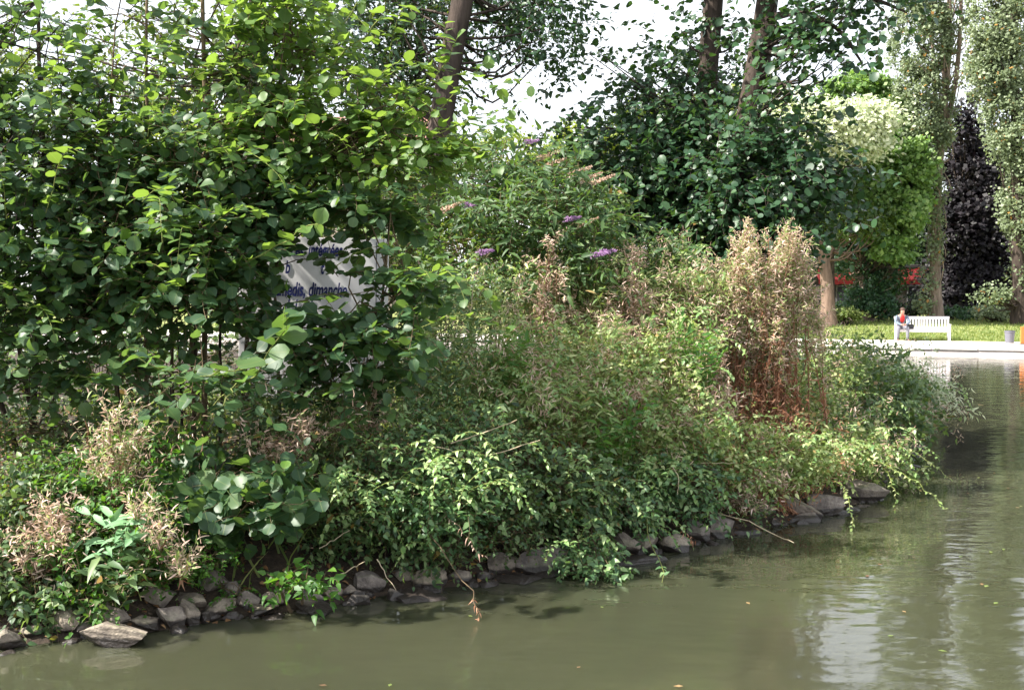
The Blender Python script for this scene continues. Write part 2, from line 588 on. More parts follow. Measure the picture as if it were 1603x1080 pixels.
def structure(name, me):
    o = bpy.data.objects.new(name, me)
    COL.objects.link(o)
    o['kind'] = 'structure'
    return o

gx = np.concatenate([np.linspace(-27, -6, 50), np.linspace(-5.9, 9.5, 230), np.linspace(9.6, 12, 10)])
gy = np.concatenate([np.linspace(0.5, 4, 12), np.linspace(4.1, 16, 170), np.linspace(16.2, 33, 60)])
XX, YY = np.meshgrid(gx, gy)
ZZ = zt(XX, YY)
nx, ny = len(gx), len(gy)
V = np.stack([XX.ravel(), YY.ravel(), ZZ.ravel()], -1)
i0 = (np.arange(ny - 1)[:, None] * nx + np.arange(nx - 1)[None, :]).ravel()
q = np.stack([i0, i0 + 1, i0 + nx + 1, i0 + nx], -1)
m, nt, bs = newmat('dark_soil')
n1 = noise(nt, 14, 8, 0.7)
nt.links.new(ramp(nt, n1, [(0.3, (0.018, 0.012, 0.008)), (0.55, (0.05, 0.034, 0.022)), (0.75, (0.10, 0.065, 0.04))]), bs.inputs['Base Color'])
bs.inputs['Roughness'].default_value = 0.95
bump(nt, bs, n1, 1.0, 0.04)
structure('island_ground', raw_mesh('island_ground', V, q.ravel(), np.full(len(q), 4), m))

# ------------------------------------------------------------------ water
m, nt, bs = newmat('murky_pond_water')
bs.inputs['Base Color'].default_value = (0.130, 0.128, 0.066, 1)
bs.inputs['Roughness'].default_value = 0.0
bs.inputs['Subsurface Weight'].default_value = 1.0
bs.inputs['Subsurface Radius'].default_value = (0.45, 0.45, 0.35)
bs.inputs['Subsurface Scale'].default_value = 1.0
bs.inputs['IOR'].default_value = 1.38
bs.inputs['Specular IOR Level'].default_value = 0.5
na = noise(nt, 1.0, 2, 0.5, stretch=(2.0, 3.4, 1))
nb = noise(nt, 1.0, 3, 0.5, stretch=(5.0, 13.0, 1))
nc = noise(nt, 0.22, 1, 0.5)
nd = noise(nt, 1.0, 2, 0.5, stretch=(11.0, 26.0, 1))
calm = math_node(nt, 'MULTIPLY', math_node(nt, 'POWER', nc, 2.0), 2.2)
h = math_node(nt, 'ADD', math_node(nt, 'MULTIPLY', na, 0.0085), math_node(nt, 'ADD', math_node(nt, 'MULTIPLY', math_node(nt, 'MULTIPLY', nb, calm), 0.0016), math_node(nt, 'MULTIPLY', math_node(nt, 'MULTIPLY', nd, calm), 0.0001)))
bump(nt, bs, h, 1.0, 1.0)
murk = noise(nt, 0.6, 3, 0.5)
nt.links.new(ramp(nt, murk, [(0.3, (0.036, 0.039, 0.022)), (0.7, (0.048, 0.051, 0.028))]), bs.inputs['Base Color'])
V = [(-150, -12, 0), (150, -12, 0), (150, 130, 0), (-150, 130, 0)]
structure('water', raw_mesh('water', V, [0, 1, 2, 3], [4], m, smooth=False))

# ------------------------------------------------------------------ far bank (quay frame: s along the quay, t away from it)
QO = np.array([15.0, 37.98]); QE = nrm(np.array([1.0, -0.46])); QN = np.array([-QE[1], QE[0]])
def Q(s, t, z):
    p = QO + QE * s + QN * t
    return np.array([p[0], p[1], z])
def lawn_z(t):
    return 0.30 + 0.62 * sm((np.asarray(t, float) - 5.2) / 18.0)
def lawn_at(x, y):
    t = (np.array([x, y]) - QO) @ QN
    return float(lawn_z(t)) if t > 5.2 else 0.25

def strip(name, prof, mat, s0=-160, s1=160, ns=2, rough_z=0.0):
    """prof: list of (t,z)"""
    ss = np.linspace(s0, s1, ns)
    V = np.array([Q(s, t, z) for s in ss for t, z in prof])
    k = len(prof)
    i0 = (np.arange(ns - 1)[:, None] * k + np.arange(k - 1)[None, :]).ravel()
    q = np.stack([i0, i0 + k, i0 + k + 1, i0 + 1], -1)
    return structure(name, raw_mesh(name, V, q.ravel(), np.full(len(q), 4), mat, smooth=False))

stone = plainmat('pale_quay_stone', (0.46, 0.41, 0.38), 0.85, 0.3, 1.6)
kerb = plainmat('pale_kerb_stone', (0.64, 0.60, 0.56), 0.8, 0.1, 4.0)
sand = plainmat('pale_sand_path', (0.62, 0.57, 0.50), 0.95, 0.08, 6.0, bumpd=0.01)
strip('quay_wall', [(0, -1.0), (0, 0.17), (0.35, 0.17)], stone)
for a_, b_ in ((-160, -20), (14, 160)):
    strip('quay_kerb', [(-0.05, 0.174), (-0.05, 0.245), (0.45, 0.25), (0.45, 0.15)], kerb, a_, b_)
kb = bpy.data.meshes.new('kerb_stone'); bm = bmesh.new()
bmesh.ops.create_cube(bm, size=1.0)
for v_ in bm.verts: v_.co = Vector((v_.co.x * 1.47, v_.co.y * .5, v_.co.z * .075))
bmesh.ops.bevel(bm, geom=bm.edges[:], offset=.012, segments=1, affect='EDGES')
bm.to_mesh(kb); bm.free(); kb.materials.append(kerb)
qk = bpy.data.objects['quay_wall']
kr = np.random.default_rng(3)
for i in range(23):
    o = bpy.data.objects.new('kerb_stone', kb); COL.objects.link(o); o.parent = qk
    o.location = Q(-19.2 + 1.5 * i, 0.20 + kr.uniform(-.012, .012), 0.2125 + kr.uniform(-.004, .004))
    o.rotation_euler = (0, 0, math.atan2(QE[1], QE[0]) + kr.uniform(-.004, .004))
strip('path', [(0.45, 0.235), (2.6, 0.26), (5.2, 0.29)], sand)
m, nt, bs = newmat('lawn_ground')
n1 = noise(nt, 1.3, 6, 0.7)
nt.links.new(ramp(nt, n1, [(0.32, (0.10, 0.13, 0.035)), (0.5, (0.19, 0.22, 0.06)), (0.66, (0.32, 0.31, 0.12))]), bs.inputs['Base Color'])
bs.inputs['Roughness'].default_value = 0.95
tt = list(np.linspace(5.2, 26, 14)) + [60, 120, 400]
strip('lawn', [(5.2, 0.24)] + [(t, float(lawn_z(t))) for t in tt], m, -400, 400)

rng = np.random.default_rng(5)
n = 26000
s_ = rng.uniform(-9, 9, n); t_ = 5.2 + 17 * rng.random(n) ** 1.4
pos = np.stack([QO[0] + QE[0] * s_ + QN[0] * t_, QO[1] + QE[1] * s_ + QN[1] * t_, lawn_z(t_)], -1)
me = leaves_mesh('lawn_grass', 'blade', pos, np.array([0, 0, 1.0]) + rng.normal(0, .45, (n, 3)), rng.normal(0, 1, (n, 3)), rng.uniform(.06, .15, n), M['grass'], rng, np.zeros(3), width=np.full(n, 6.0))
o = bpy.data.objects.new('lawn_grass', me); COL.objects.link(o); o['kind'] = 'stuff'
o['label'] = 'sunlit yellow green lawn grass behind the white bench'; o['category'] = 'grass'

# ------------------------------------------------------------------ plant builder
STY = {
    #          template size   size-jit mats        per twiglen droop wander spread up   jitter dirmix(out,up,rand)
    'alder':   dict(tpl='alder', size=.070, sj=.32, mat='alder', per=10, tl=.55, droop=.25, wander=.35, spread=.9, up=1.0, jit=.42, mix=(.9, .15, .5), tw='twig', tr=.004, uv=True),
    'tree':    dict(tpl='diamond', size=.085, sj=.25, mat='tree_dark', per=10, tl=.6, droop=.4, wander=.4, spread=.9, up=.7, jit=.5, mix=(.8, .0, .6), tw='bark', tr=.004),
    'snow':    dict(tpl='ovate', size=.044, sj=.35, mat='snow', per=13, tl=.42, droop=.55, wander=.45, spread=.9, up=.9, jit=.45, mix=(.8, .7, .5), tw='twig', tr=.0025),
    'weed':    dict(tpl='ovate', size=.043, sj=.40, mat='weed', per=11, tl=.40, droop=.3, wander=.5, spread=.9, up=.6, jit=.5, mix=(.5, .8, .6), tw='greentwig', tr=.002),
    'fine':    dict(tpl='lance', size=.062, sj=.35, mat='weed', per=14, tl=.50, droop=.45, wander=.35, spread=.7, up=.5, jit=.4, mix=(.4, 1.0, .5), tw='greentwig', tr=.002),
    'dark':    dict(tpl='ovate', size=.045, sj=.35, mat='darkweed', per=12, tl=.36, droop=.5, wander=.5, spread=.9, up=.7, jit=.45, mix=(.7, .4, .6), tw='twig', tr=.0022),
    'bud':     dict(tpl='lancew', size=.100, sj=.3, mat='bud', per=12, tl=.65, droop=.45, wander=.25, spread=.75, up=.6, jit=.3, mix=(.6, .8, .4), tw='twig', tr=.0035),
    'nettle':  dict(tpl='lancew', size=.080, sj=.25, mat='nettle', per=12, tl=.45, droop=.2, wander=.2, spread=.9, up=.8, jit=.25, mix=(.3, 1.0, .3), tw='greentwig', tr=.003),
}

def plant(name, label, cat, base, blobs, style, seed, group=None, singles=0, fine=('alder_fine', 'alder_fine2', 'alder_fine3'),
          stem_r=.012, facing=(-.1, -.35, 0), branch_frac=.3, extra=(), stems=None, woodmat=None, part='foliage', stem_mat=None, scatter=None, **over):
    st = dict(STY[style]); st.update(over)
    rng = np.random.default_rng(seed)
    base = np.array(base, float)
    th = Thing(name, label, cat, base, group)
    wm = M[woodmat or st['tw']]
    P0, D0 = [], []
    mains = []
    if stems is not None:
        for s, r0, r1 in stems:
            pl = polyline(s, 12)
            th.stem(pl, r0, r1, M[stem_mat] if stem_mat else wm)
            mains.append(pl)
    subs = []
    for bi, (u, v, D, ru, rv, rd, nt_) in enumerate(blobs):
        c = P(u, v, D); rad = np.array([px(ru, D), rd, px(rv, D)])
        if stems is None:
            mid = base * .45 + c * .55; mid[2] += .12 * np.linalg.norm(c - base)
            j = rng.normal(0, .05, 3)
            pl = polyline([base + j * [1, 1, 0], mid + j, c], 9)
            th.stem(pl, stem_r, stem_r * .35, wm, sides=5)
            src = pl[4:]
        else:
            allp = np.vstack([m_ for m_ in mains])
            near = allp[np.argsort(np.linalg.norm(allp - c, axis=1))[:5]]
            src = near
        s, d = blob_points(c, rad, nt_, rng)
        z0 = zt(s[:, 0], s[:, 1])
        s[:, 2] = np.maximum(s[:, 2], np.maximum(z0, 0) + .04)
        mo, mu, mr = st['mix']
        d = nrm(nrm(s - c) * mo + np.array([0, 0, mu]) + rng.normal(0, mr, s.shape))
        P0.append(s); D0.append(d)
        k = max(2, int(nt_ * branch_frac))
        for i in rng.choice(nt_, min(k, nt_), replace=False):
            a = src[rng.integers(0, len(src))]
            mid = (a + s[i]) / 2 + rng.normal(0, .04, 3) + [0, 0, .04]
            subs.append(np.array([a, (a + mid) / 2, mid, (mid + s[i]) / 2 , s[i]]))
    allpos, allyd, allnm, allsz = [], [], [], []
    if P0:
        s = np.vstack(P0); d = np.vstack(D0)
        L = st['tl'] * rng.uniform(.6, 1.25, len(s))
        tp = twigs(s - nrm(d) * L[:, None] * .35, d, L, 5, rng, st['droop'], st['wander'])
        th.tubes(tp, st['tr'], st['tr'] * .4, wm, 'twigs')
        pos, yd, nm = leaf_sites(tp, st['per'], rng, st['spread'], st['up'], facing, st['jit'])
        sz = np.minimum(st['size'] * np.exp(rng.normal(0, st['sj'], len(pos))), st['size'] * 1.5)
        allpos.append(pos); allyd.append(yd); allnm.append(nm); allsz.append(sz)
        if st.get('dry', 0):
            nd = int(len(pos) * st['dry'])
            # dry tops come in patches: a few twig ends carry them
            tk = rng.choice(len(tp), max(4, int(len(tp) * .16)), replace=False)
            kk_ = rng.choice(tk, nd)
            q_ = tp[kk_, -1] + rng.normal(0, .045, (nd, 3)) + rng.uniform(-.05, .12, (nd, 1)) * np.array([0, 0, 1.0])
            th.leaves(q_, rng.normal(0, .8, (nd, 3)) + [0, 0, .4], rng.normal(size=(nd, 3)), rng.uniform(.02, .05, nd), M[st.get('drymat', 'fluff')], rng, 'fluff', 'dry_tops', width=np.full(nd, 1.8))
        if subs:
            th.tubes(np.array(subs), st['tr'] * 1.8, st['tr'], wm, 'branches', 4)
    if st.get('sprays', 0):
        ns = st['sprays']
        sp0, _ = blob_points(np.zeros(3), np.ones(3), 1, rng)
        ss, dd = [], []
        for i in range(ns):
            u, v, D, ru, rv, rd, _n = blobs[rng.integers(0, len(blobs))]
            a = rng.uniform(-2.9, -.2)
            c = P(u, v, D) + np.array([px(ru, D) * math.cos(a) * .8, -rd * .7, px(rv, D) * rng.uniform(.0, .9)])
            ss.append(c); dd.append([rng.normal(.35, .6), -.35, rng.uniform(.3, 1.1)])
        l0, l1 = st.get('spray_len', (.28, .6))
        if 'spray_dir' in st:
            dd = [np.array(st['spray_dir']) + rng.normal(0, .3, 3) for _ in dd]
        tp2 = twigs(np.array(ss), np.array(dd), rng.uniform(l0, l1, ns), 8, rng, st.get('spray_droop', .5), .16)
        z_ = tp2[:, :, 2]; tp2[:, :, 2] = np.maximum(z_, .05)
        th.tubes(tp2, .0035, .0015, M['greentwig'], 'spray_stems', 4)
        q_, y_, n_ = leaf_sites(tp2, st.get('spray_per', 20), rng, .95, 1.0, (-.15, -.25, 0), .25)
        th.leaves(q_, y_, n_, st.get('spray_size', .042) * np.exp(rng.normal(0, .2, len(q_))), M[st.get('spray_mat', 'spray')], rng, st.get('spray_tpl', 'ovate'), 'spray_leaves', uv='spray_tpl' in st)
    for e in extra:
        pts = [P(*q) for q in e['px']]
        pl = polyline(pts, e.get('n', 12), e.get('jit', .012), rng)
        th.stem(pl, e.get('r', .006), e.get('r', .006) * .35, M[e.get('mat', st['tw'])], name='branch', sides=5)
        if e.get('leaves', 0):
            pos, yd, nm = leaf_sites(pl[None], e['leaves'], rng, e.get('spread', 1.0), e.get('up', .9), facing, .25, e.get('t0', .2))
            sz = e.get('size', st['size']) * np.exp(rng.normal(0, .18, len(pos)))
            if 'lmat' in e or 'ltpl' in e:
                th.leaves(pos, yd, nm, sz, M[e.get('lmat', st['mat'])], rng, e.get('ltpl', st['tpl']), 'sprig_leaves', singles=e.get('singles', 0), fine=fine, uv=True)
            else:
                allpos.append(pos); allyd.append(yd); allnm.append(nm); allsz.append(sz)
    if allpos:
        pos = np.vstack(allpos); yd = np.vstack(allyd); nm = np.vstack(allnm); sz = np.concatenate(allsz)
        keep = pos[:, 2] > np.where(sdist(pos[:, 0], pos[:, 1]) > 0, zt(pos[:, 0], pos[:, 1]) + .01, .012)
        th.leaves(pos[keep], yd[keep], nm[keep], sz[keep], M[st['mat']], rng, st['tpl'], part, singles, fine, uv=st.get('uv', False))
    return th, rng

# ------------------------------------------------------------------ far trees
def far_tree(name, label, base, blobs, mat, seed, size=.2, trunk=None, tmat='bark', clump=.5, group=None, tpl='diamond', up=.7, facing=(-.3, -.4, 0), extra_stems=(), vertical=0.0, singles=0, twigmode=0, limb_r=.05):
    """blobs: (u,v,D,ru,rv,rd,n_clumps,leaves_per_clump)"""
    rng = np.random.default_rng(seed)
    th = Thing(name, label, 'tree', base, group)
    base = np.array(base, float)
    if trunk:
        pts, r0, r1 = trunk
        pl = polyline(pts, 14)
        rr = np.linspace(r0, r1, 14); rr[0] *= 1.35; rr[1] *= 1.08
        th.stem(pl, r0, r1, M[tmat], 'trunk', 12, rr)
    else:
        pl = polyline([base, P(*blobs[0][:3])], 10)
        th.stem(pl, .25, .08, M[tmat], 'trunk', 8)
    limbs = []
    PP, YY_, NN = [], [], []
    for (u, v, D, ru, rv, rd, nc, nl) in blobs:
        c = P(u, v, D); rad = np.array([px(ru, D), rd, px(rv, D)])
        cc, cd = blob_points(c, rad, nc, rng, .55)
        cc[:, 2] = np.maximum(cc[:, 2], .5)
        for i in range(0, nc, max(1, nc // (5 if twigmode else 14))):
            a = pl[np.argmin(np.linalg.norm(pl - np.array([cc[i, 0], cc[i, 1], cc[i, 2] - 1.2 * rad.max() * .6]), axis=1))]
            mid = (a + cc[i]) / 2 + rng.normal(0, .09, 3) * np.linalg.norm(cc[i] - a) + [0, 0, -.12 * np.linalg.norm(cc[i] - a)]
            limbs.append(polyline([a, mid, cc[i]], 7))
        rc = clump * rng.uniform(.6, 1.4, nc)
        if twigmode:
            nt_ = max(2, nl // 9)
            so = (cc[:, None, :] + rng.normal(0, 1, (nc, nt_, 3)) * rc[:, None, None] * np.array([.9, .9, .6])).reshape(-1, 3)
            od = np.repeat(nrm(cc - c), nt_, 0) * [1, 1, .5] * .7 + rng.normal(0, .5, so.shape) + [0, 0, .1]
            tp = twigs(so, od, rng.uniform(.5, 1.3, len(so)) * twigmode, 5, rng, .5, .35)
            th.tubes(tp, .004, .002, M[tmat], 'twigs')
            a_, b_, n_ = leaf_sites(tp, 9, rng, .9, up, facing, .45)
            PP.append(a_); YY_.append(b_); NN.append(n_)
            continue
        off = rng.normal(0, 1, (nc, nl, 3)) * rc[:, None, None] * np.array([.55, .55, .28 + vertical])
        p = (cc[:, None, :] + off).reshape(-1, 3)
        outd = np.repeat(nrm(cc - c), nl, 0)
        yd = outd * .6 + rng.normal(0, .7, p.shape) + np.array([0, 0, vertical * 1.6 - .1])
        nm = np.array([0, 0, up]) + outd * .5 + np.array(facing) + rng.normal(0, .45, p.shape)
        PP.append(p); YY_.append(yd); NN.append(nm)
    p = np.vstack(PP); yd = np.vstack(YY_); nm = np.vstack(NN)
    if limbs:
        th.tubes(np.array(limbs), limb_r, limb_r * .25, M[tmat], 'branches', 4)
    for s, r0, r1 in extra_stems:
        th.stem(polyline(s, 10), r0, r1, M[tmat], 'limb', 7)
    sz = size * np.exp(rng.normal(0, .3, len(p)))
    sz = sz
    th.leaves(p, yd, nm, sz, M[mat], rng, tpl, 'crown')
    return th

def gb(u, D):
    """ground point of the far bank under pixel column u at distance D"""
    x = (u - 801.5) / F * D
    return np.array([x, D, lawn_at(x, D)])

# ---- right bank trees
b = gb(1466, 55)
far_tree('poplar_tree', 'tall grey green poplar with a bare split trunk rising behind the white bench', b,
         [(1440, 60, 55, 48, 70, 1.3, 110, 80), (1435, 170, 55, 42, 70, 1.2, 110, 80), (1436, 262, 55, 26, 46, 1.0, 50, 60), (1466, 330, 54.6, 9, 90, .35, 40, 40), (1470, 180, 54.8, 30, 60, .6, 40, 60), (1490, 20, 55.5, 26, 60, .8, 30, 50),
          (1440, -60, 55, 60, 90, 1.5, 80, 75), (1450, -250, 55, 60, 150, 1.6, 100, 80), (1450, -480, 55, 45, 150, 1.2, 60, 70),
          (1505, 60, 55.3, 14, 80, .5, 12, 30), (1448, 455, 54.6, 14, 35, .4, 16, 45)],
         'poplar', 11, .13, (([b, P(1464, 400, 55), P(1470, 250, 55), P(1484, 100, 55), P(1486, -60, 55), P(1480, -400, 55)]), .30, .05), 'poplarbark', .34, vertical=.25,
         extra_stems=[([P(1473, 230, 55), P(1497, 120, 55), P(1505, -20, 55), P(1500, -200, 55)], .16, .04), ([P(1470, 240, 55), P(1462, 120, 55), P(1455, -20, 55)], .14, .04),
                      ([P(1478, 190, 54.8), P(1476, 90, 54.8), P(1470, -40, 54.8)], .1, .03)])
b = gb(1597, 52)
far_tree('poplar_tree', 'full grey green poplar with leafy sides at the far end of the lawn', b,
         [(1562, 40, 52, 44, 90, 1.3, 130, 80), (1586, 190, 52, 46, 80, 1.3, 130, 80), (1556, 110, 52, 38, 60, 1.2, 90, 80), (1612, 320, 52, 40, 65, 1.3, 100, 80), (1614, 410, 52, 26, 50, .9, 60, 60),
          (1615, 100, 52.5, 50, 200, 1.3, 60, 70), (1580, -120, 52, 60, 120, 1.6, 80, 80), (1590, -350, 52, 60, 160, 1.6, 90, 80), (1600, -600, 52, 40, 120, 1.2, 50, 70),
          (1556, 462, 51, 22, 14, .5, 16, 40)],
         'poplar', 12, .13, (([b, P(1594, 400, 52), P(1590, 200, 52), P(1585, -200, 52), P(1590, -600, 52)]), .36, .06), 'bark', .36, vertical=.2)
b = gb(1525, 62)
far_tree('copper_beech', 'dark purple copper beech between the two poplars', b,
         [(1520, 360, 62, 52, 70, 1.6, 130, 70), (1525, 440, 62, 60, 42, 1.8, 110, 70), (1508, 250, 62, 26, 70, 1.2, 50, 60), (1560, 400, 62, 26, 80, 1.6, 60, 60),
          (1508, 190, 62, 20, 40, 1, 12, 45), (1550, 300, 62, 20, 60, 1.2, 50, 60), (1480, 440, 63, 30, 40, 1.2, 40, 60), (1530, 320, 63.5, 44, 110, 1.4, 120, 70), (1500, 460, 62, 50, 30, 1.4, 60, 60)],
         'copper', 13, .24, None, 'bark', .6)
b = gb(1345, 57)
far_tree('lime_green_tree', 'bright lime green broadleaf tree sunlit behind the cream leaved one', b,
         [(1345, 165, 57, 62, 50, 1.8, 150, 80), (1390, 205, 56, 45, 55, 1.4, 120, 90), (1320, 240, 57, 50, 50, 1.4, 100, 90), (1370, 290, 54.5, 66, 55, 1.2, 170, 90), (1430, 290, 53.5, 24, 70, .8, 80, 80),
          (1375, 350, 54.5, 60, 30, 1.2, 60, 60), (1400, 390, 54, 32, 22, .8, 30, 50), (1310, 290, 57, 50, 50, 1.4, 60, 60)],
         'lime', 14, .20, None, 'bark', .42, up=.9)
b = gb(1300, 55)
far_tree('cream_leaved_tree', 'pale cream variegated tree at the island side of the lime green one', b,
         [(1300, 200, 51, 56, 34, 1.0, 150, 80), (1355, 185, 52, 38, 20, 1.0, 66, 70), (1335, 225, 52, 40, 22, 1.0, 50, 70), (1280, 245, 52, 46, 24, 1.1, 50, 60), (1355, 215, 52, 26, 14, .8, 22, 50), (1240, 170, 56, 30, 50, 1.0, 30, 50)],
         'cream', 15, .18, None, 'bark', .75, up=.9)
b = gb(1297, 53)
far_tree('lawn_tree', 'broad brown trunked tree forking low over the lawn with dark green crown', b,
         [(1250, 330, 53, 50, 40, 1.3, 60, 60), (1310, 345, 53, 45, 26, 1.2, 50, 60), (1360, 340, 53.5, 40, 26, 1.2, 40, 55), (1290, 295, 53, 50, 25, 1.2, 40, 55), (1200, 330, 54, 50, 60, 1.3, 50, 55)],
         'tree_mid', 16, .18, (([b, P(1294, 440, 53), P(1286, 385, 53), P(1279, 340, 53), P(1270, 290, 53)]), .36, .12), 'lawnbark', .45,
         extra_stems=[([P(1290, 420, 53), P(1310, 370, 53), P(1335, 335, 53)], .16, .05)])
b = gb(1352, 56)
far_tree('ivy_thicket', 'small pale forked trunk smothered in dark ivy below the lime tree', b,
         [(1365, 455, 56, 24, 38, .9, 60, 60), (1345, 400, 56.5, 30, 32, .9, 50, 55), (1395, 425, 57, 14, 40, .6, 20, 50), (1380, 480, 55.5, 26, 14, .8, 26, 50), (1350, 470, 56, 40, 22, .8, 40, 50), (1400, 400, 56, 30, 16, .8, 26, 50), (1330, 385, 56, 40, 10, .6, 26, 50), (1320, 420, 55, 16, 12, .4, 8, 30), (1410, 430, 55.5, 20, 12, .4, 10, 30)],
         'tree_dark', 17, .15, (([b, P(1350, 440, 56), P(1346, 410, 56), P(1352, 375, 56)]), .2, .08), 'poplarbark', .4)
# low plants on the lawn edge
for k, (u, v, D, w, h, mt, lb) in enumerate([(1420, 478, 57, 30, 16, 'evergreen', 'low dark shrub right behind the seated person'),
                                             (1560, 488, 53.5, 34, 9, 'poplar', 'pale low leafy plants at the foot of the right poplar'),
                                             (1505, 490, 55.5, 38, 8, 'tree_dark', 'low dark green plants to the right of the bench end'),
                                             (1320, 492, 53.6, 26, 7, 'grass', 'thin grassy plants beside the brown lawn trunk')]):
    b = gb(u, D)
    far_tree('low_shrub', lb, b, [(u, v, D, w, h, .8, 26, 40)], mt, 40 + k, .13, ([b, b + [0.02, 0, .15], b + [0, 0, .3]], .03, .02), 'bark', .3).o.__setitem__('category', 'shrub')

# dark backing trees and the sunlit treeline behind the island
hedge = [(1260, 420, 72, 'evergreen', 80, 'dark evergreen filling the gap left of the red roofed pavilion'),
         (1375, 380, 76, 'evergreen', 90, 'dark evergreen behind the lime green tree'),
         (1480, 400, 74, 'evergreen', 80, 'dark evergreen behind the left poplar trunk'),
         (1570, 380, 72, 'evergreen', 80, 'dark evergreen behind the copper beech')]
for k, (u, v, D, mt, w, lb) in enumerate(hedge):
    b = gb(u, D)
    far_tree('evergreen_tree', lb, b, [(u, v, D, w, 95, 1.6, 130, 60), (u, v + 60, D - 1, w, 50, 1.2, 70, 60)], mt, 60 + k, .26, ([b, P(u, v, D)], .25, .1), 'bark', .8)
tl = [(-60, 170, 80, 150, 120, 'far', 'sunlit yellow green tree showing behind the left edge of the thicket'),
      (170, 215, 84, 130, 120, 'tree_mid', 'olive tree glimpsed behind the left alders'),
      (370, 225, 80, 130, 110, 'far', 'sunlit yellow green tree glimpsed through the tall alder'),
      (575, 280, 86, 120, 100, 'tree_mid', 'olive tree far behind the white sign'),
      (760, 300, 82, 120, 95, 'far', 'yellow green tree far behind the butterfly bush'),
      (905, 280, 80, 100, 85, 'far', 'yellow lit tree under the open patch of sky'),
      (1030, 250, 84, 100, 110, 'tree_mid', 'olive tree behind the dark ivy mass'),
      (1160, 230, 78, 90, 110, 'far', 'yellow green tree between the two island trunks')]
for k, (u, v, D, w, h, mt, lb) in enumerate(tl):
    b = gb(u, D)
    far_tree('broadleaf_tree', lb, b, [(u, v, D, w, h, 3.0, 130, 45), (u, v + 110, D, w, 70, 3.0, 60, 45)], mt, 80 + k, .34, ([b, P(u, v + 60, D)], .35, .2), 'bark', 1.0, 'trees along the far bank')

# ------------------------------------------------------------------ box-built things
def box(bm, x0, x1, y0, y1, z0, z1, mi=0):
    vs = [bm.verts.new((x, y, z)) for z in (z0, z1) for y in (y0, y1) for x in (x0, x1)]
    for f in ((0, 2, 3, 1), (4, 5, 7, 6), (0, 1, 5, 4), (2, 6, 7, 3), (0, 4, 6, 2), (1, 3, 7, 5)):
        fc = bm.faces.new([vs[i] for i in f]); fc.material_index = mi
def bmobj(name, bm, mat, parent=None, bevel=0.0, loc=None, rot=None, smooth=False):
    bmesh.ops.recalc_face_normals(bm, faces=bm.faces)
    if bevel:
        bmesh.ops.bevel(bm, geom=bm.edges[:], offset=bevel, segments=1, affect='EDGES')
    me = bpy.data.meshes.new(name); bm.to_mesh(me); bm.free()
    me.materials.append(mat)
    if smooth:
        me.polygons.foreach_set('use_smooth', np.ones(len(me.polygons), bool))
    o = bpy.data.objects.new(name, me); COL.objects.link(o)
    if parent: o.parent = parent
    if loc is not None: o.location = loc
    if rot is not None: o.rotation_euler = rot
    return o
def boxpart(name, mat, parent, dims, bevel=0.004, loc=(0, 0, 0), rot=(0, 0, 0)):
    bm = bmesh.new(); x, y, z = dims
    box(bm, -x / 2, x / 2, -y / 2, y / 2, -z / 2, z / 2)
    return bmobj(name, bm, mat, parent, bevel, loc, rot)

white = plainmat('white_weathered_paint', (0.74, 0.70, 0.72), 0.6, 0.06, 10)
bb = gb(1444, 43.0); bb[2] = 0.285
bench = Thing('park_bench', 'long white slatted park bench facing the water', 'bench', bb)
bench.o.rotation_euler = (0, 0, -0.25)
W = 2.05
for sx in (-1, 1):
    x = sx * (W / 2 - .05)
    boxpart('leg', white, bench.o, (.07, .06, .62), loc=(x, -.27, .31))
    boxpart('leg', white, bench.o, (.07, .06, .93), loc=(x, .27, .455), rot=(-.12, 0, 0))
    boxpart('armrest', white, bench.o, (.08, .62, .035), loc=(x, -.03, .64))
for k in range(5):
    boxpart('seat_slat', white, bench.o, (W - .16, .085, .025), loc=(0, -.25 + k * .105, .43 + .008 * abs(k - 2)))
boxpart('seat_rail', white, bench.o, (W - .16, .03, .07), loc=(0, -.27, .385))
boxpart('top_rail', white, bench.o, (W, .045, .09), loc=(0, .335, .90))
boxpart('bottom_rail', white, bench.o, (W - .14, .035, .06), loc=(0, .268, .50))
for k in range(17):
    boxpart('back_slat', white, bench.o, (.055, .02, .34), 0.002, loc=(-W / 2 + .16 + k * (W - .32) / 16, .30, .695), rot=(-.12, 0, 0))

# bin
bp = gb(1581, 41.0); bp[2] = lawn_at(bp[0], bp[1]) + .0
binm = plainmat('grey_metal_bin', (0.13, 0.13, 0.16), 0.45, 0.1, 8)
blk = plainmat('black_plastic', (0.02, 0.02, 0.025), 0.4, 0.1, 8)
bt = Thing('litter_bin', 'small pale grey litter bin on the path at the lawn edge', 'bin', bp)
bm = bmesh.new(); bmesh.ops.create_cone(bm, cap_ends=True, segments=20, radius1=.15, radius2=.18, depth=.42)
bmobj('bin_body', bm, binm, bt.o, loc=(0, 0, .23), smooth=False)
bm = bmesh.new(); bmesh.ops.create_cone(bm, cap_ends=True, segments=20, radius1=.195, radius2=.19, depth=.05)
bmobj('bin_rim', bm, binm, bt.o, loc=(0, 0, .465))
bm = bmesh.new(); bmesh.ops.create_cone(bm, cap_ends=True, segments=20, radius1=.16, radius2=.16, depth=.02)
bmobj('bin_opening', bm, blk, bt.o, loc=(0, 0, .495))
boxpart('bin_foot', blk, bt.o, (.2, .2, .03), loc=(0, 0, .012))
# orange board
op = gb(1607, 40.2); op[2] = .27
orange = plainmat('orange_paint', (0.55, 0.16, 0.03), 0.5, 0.05, 8)
ot = Thing('orange_post', 'bright orange board standing at the path edge past the bin', 'post', op)
boxpart('panel', orange, ot.o, (.42, .06, .62), .01, loc=(0, 0, .33))
boxpart('foot', blk, ot.o, (.46, .2, .03), .003, loc=(0, 0, .012))

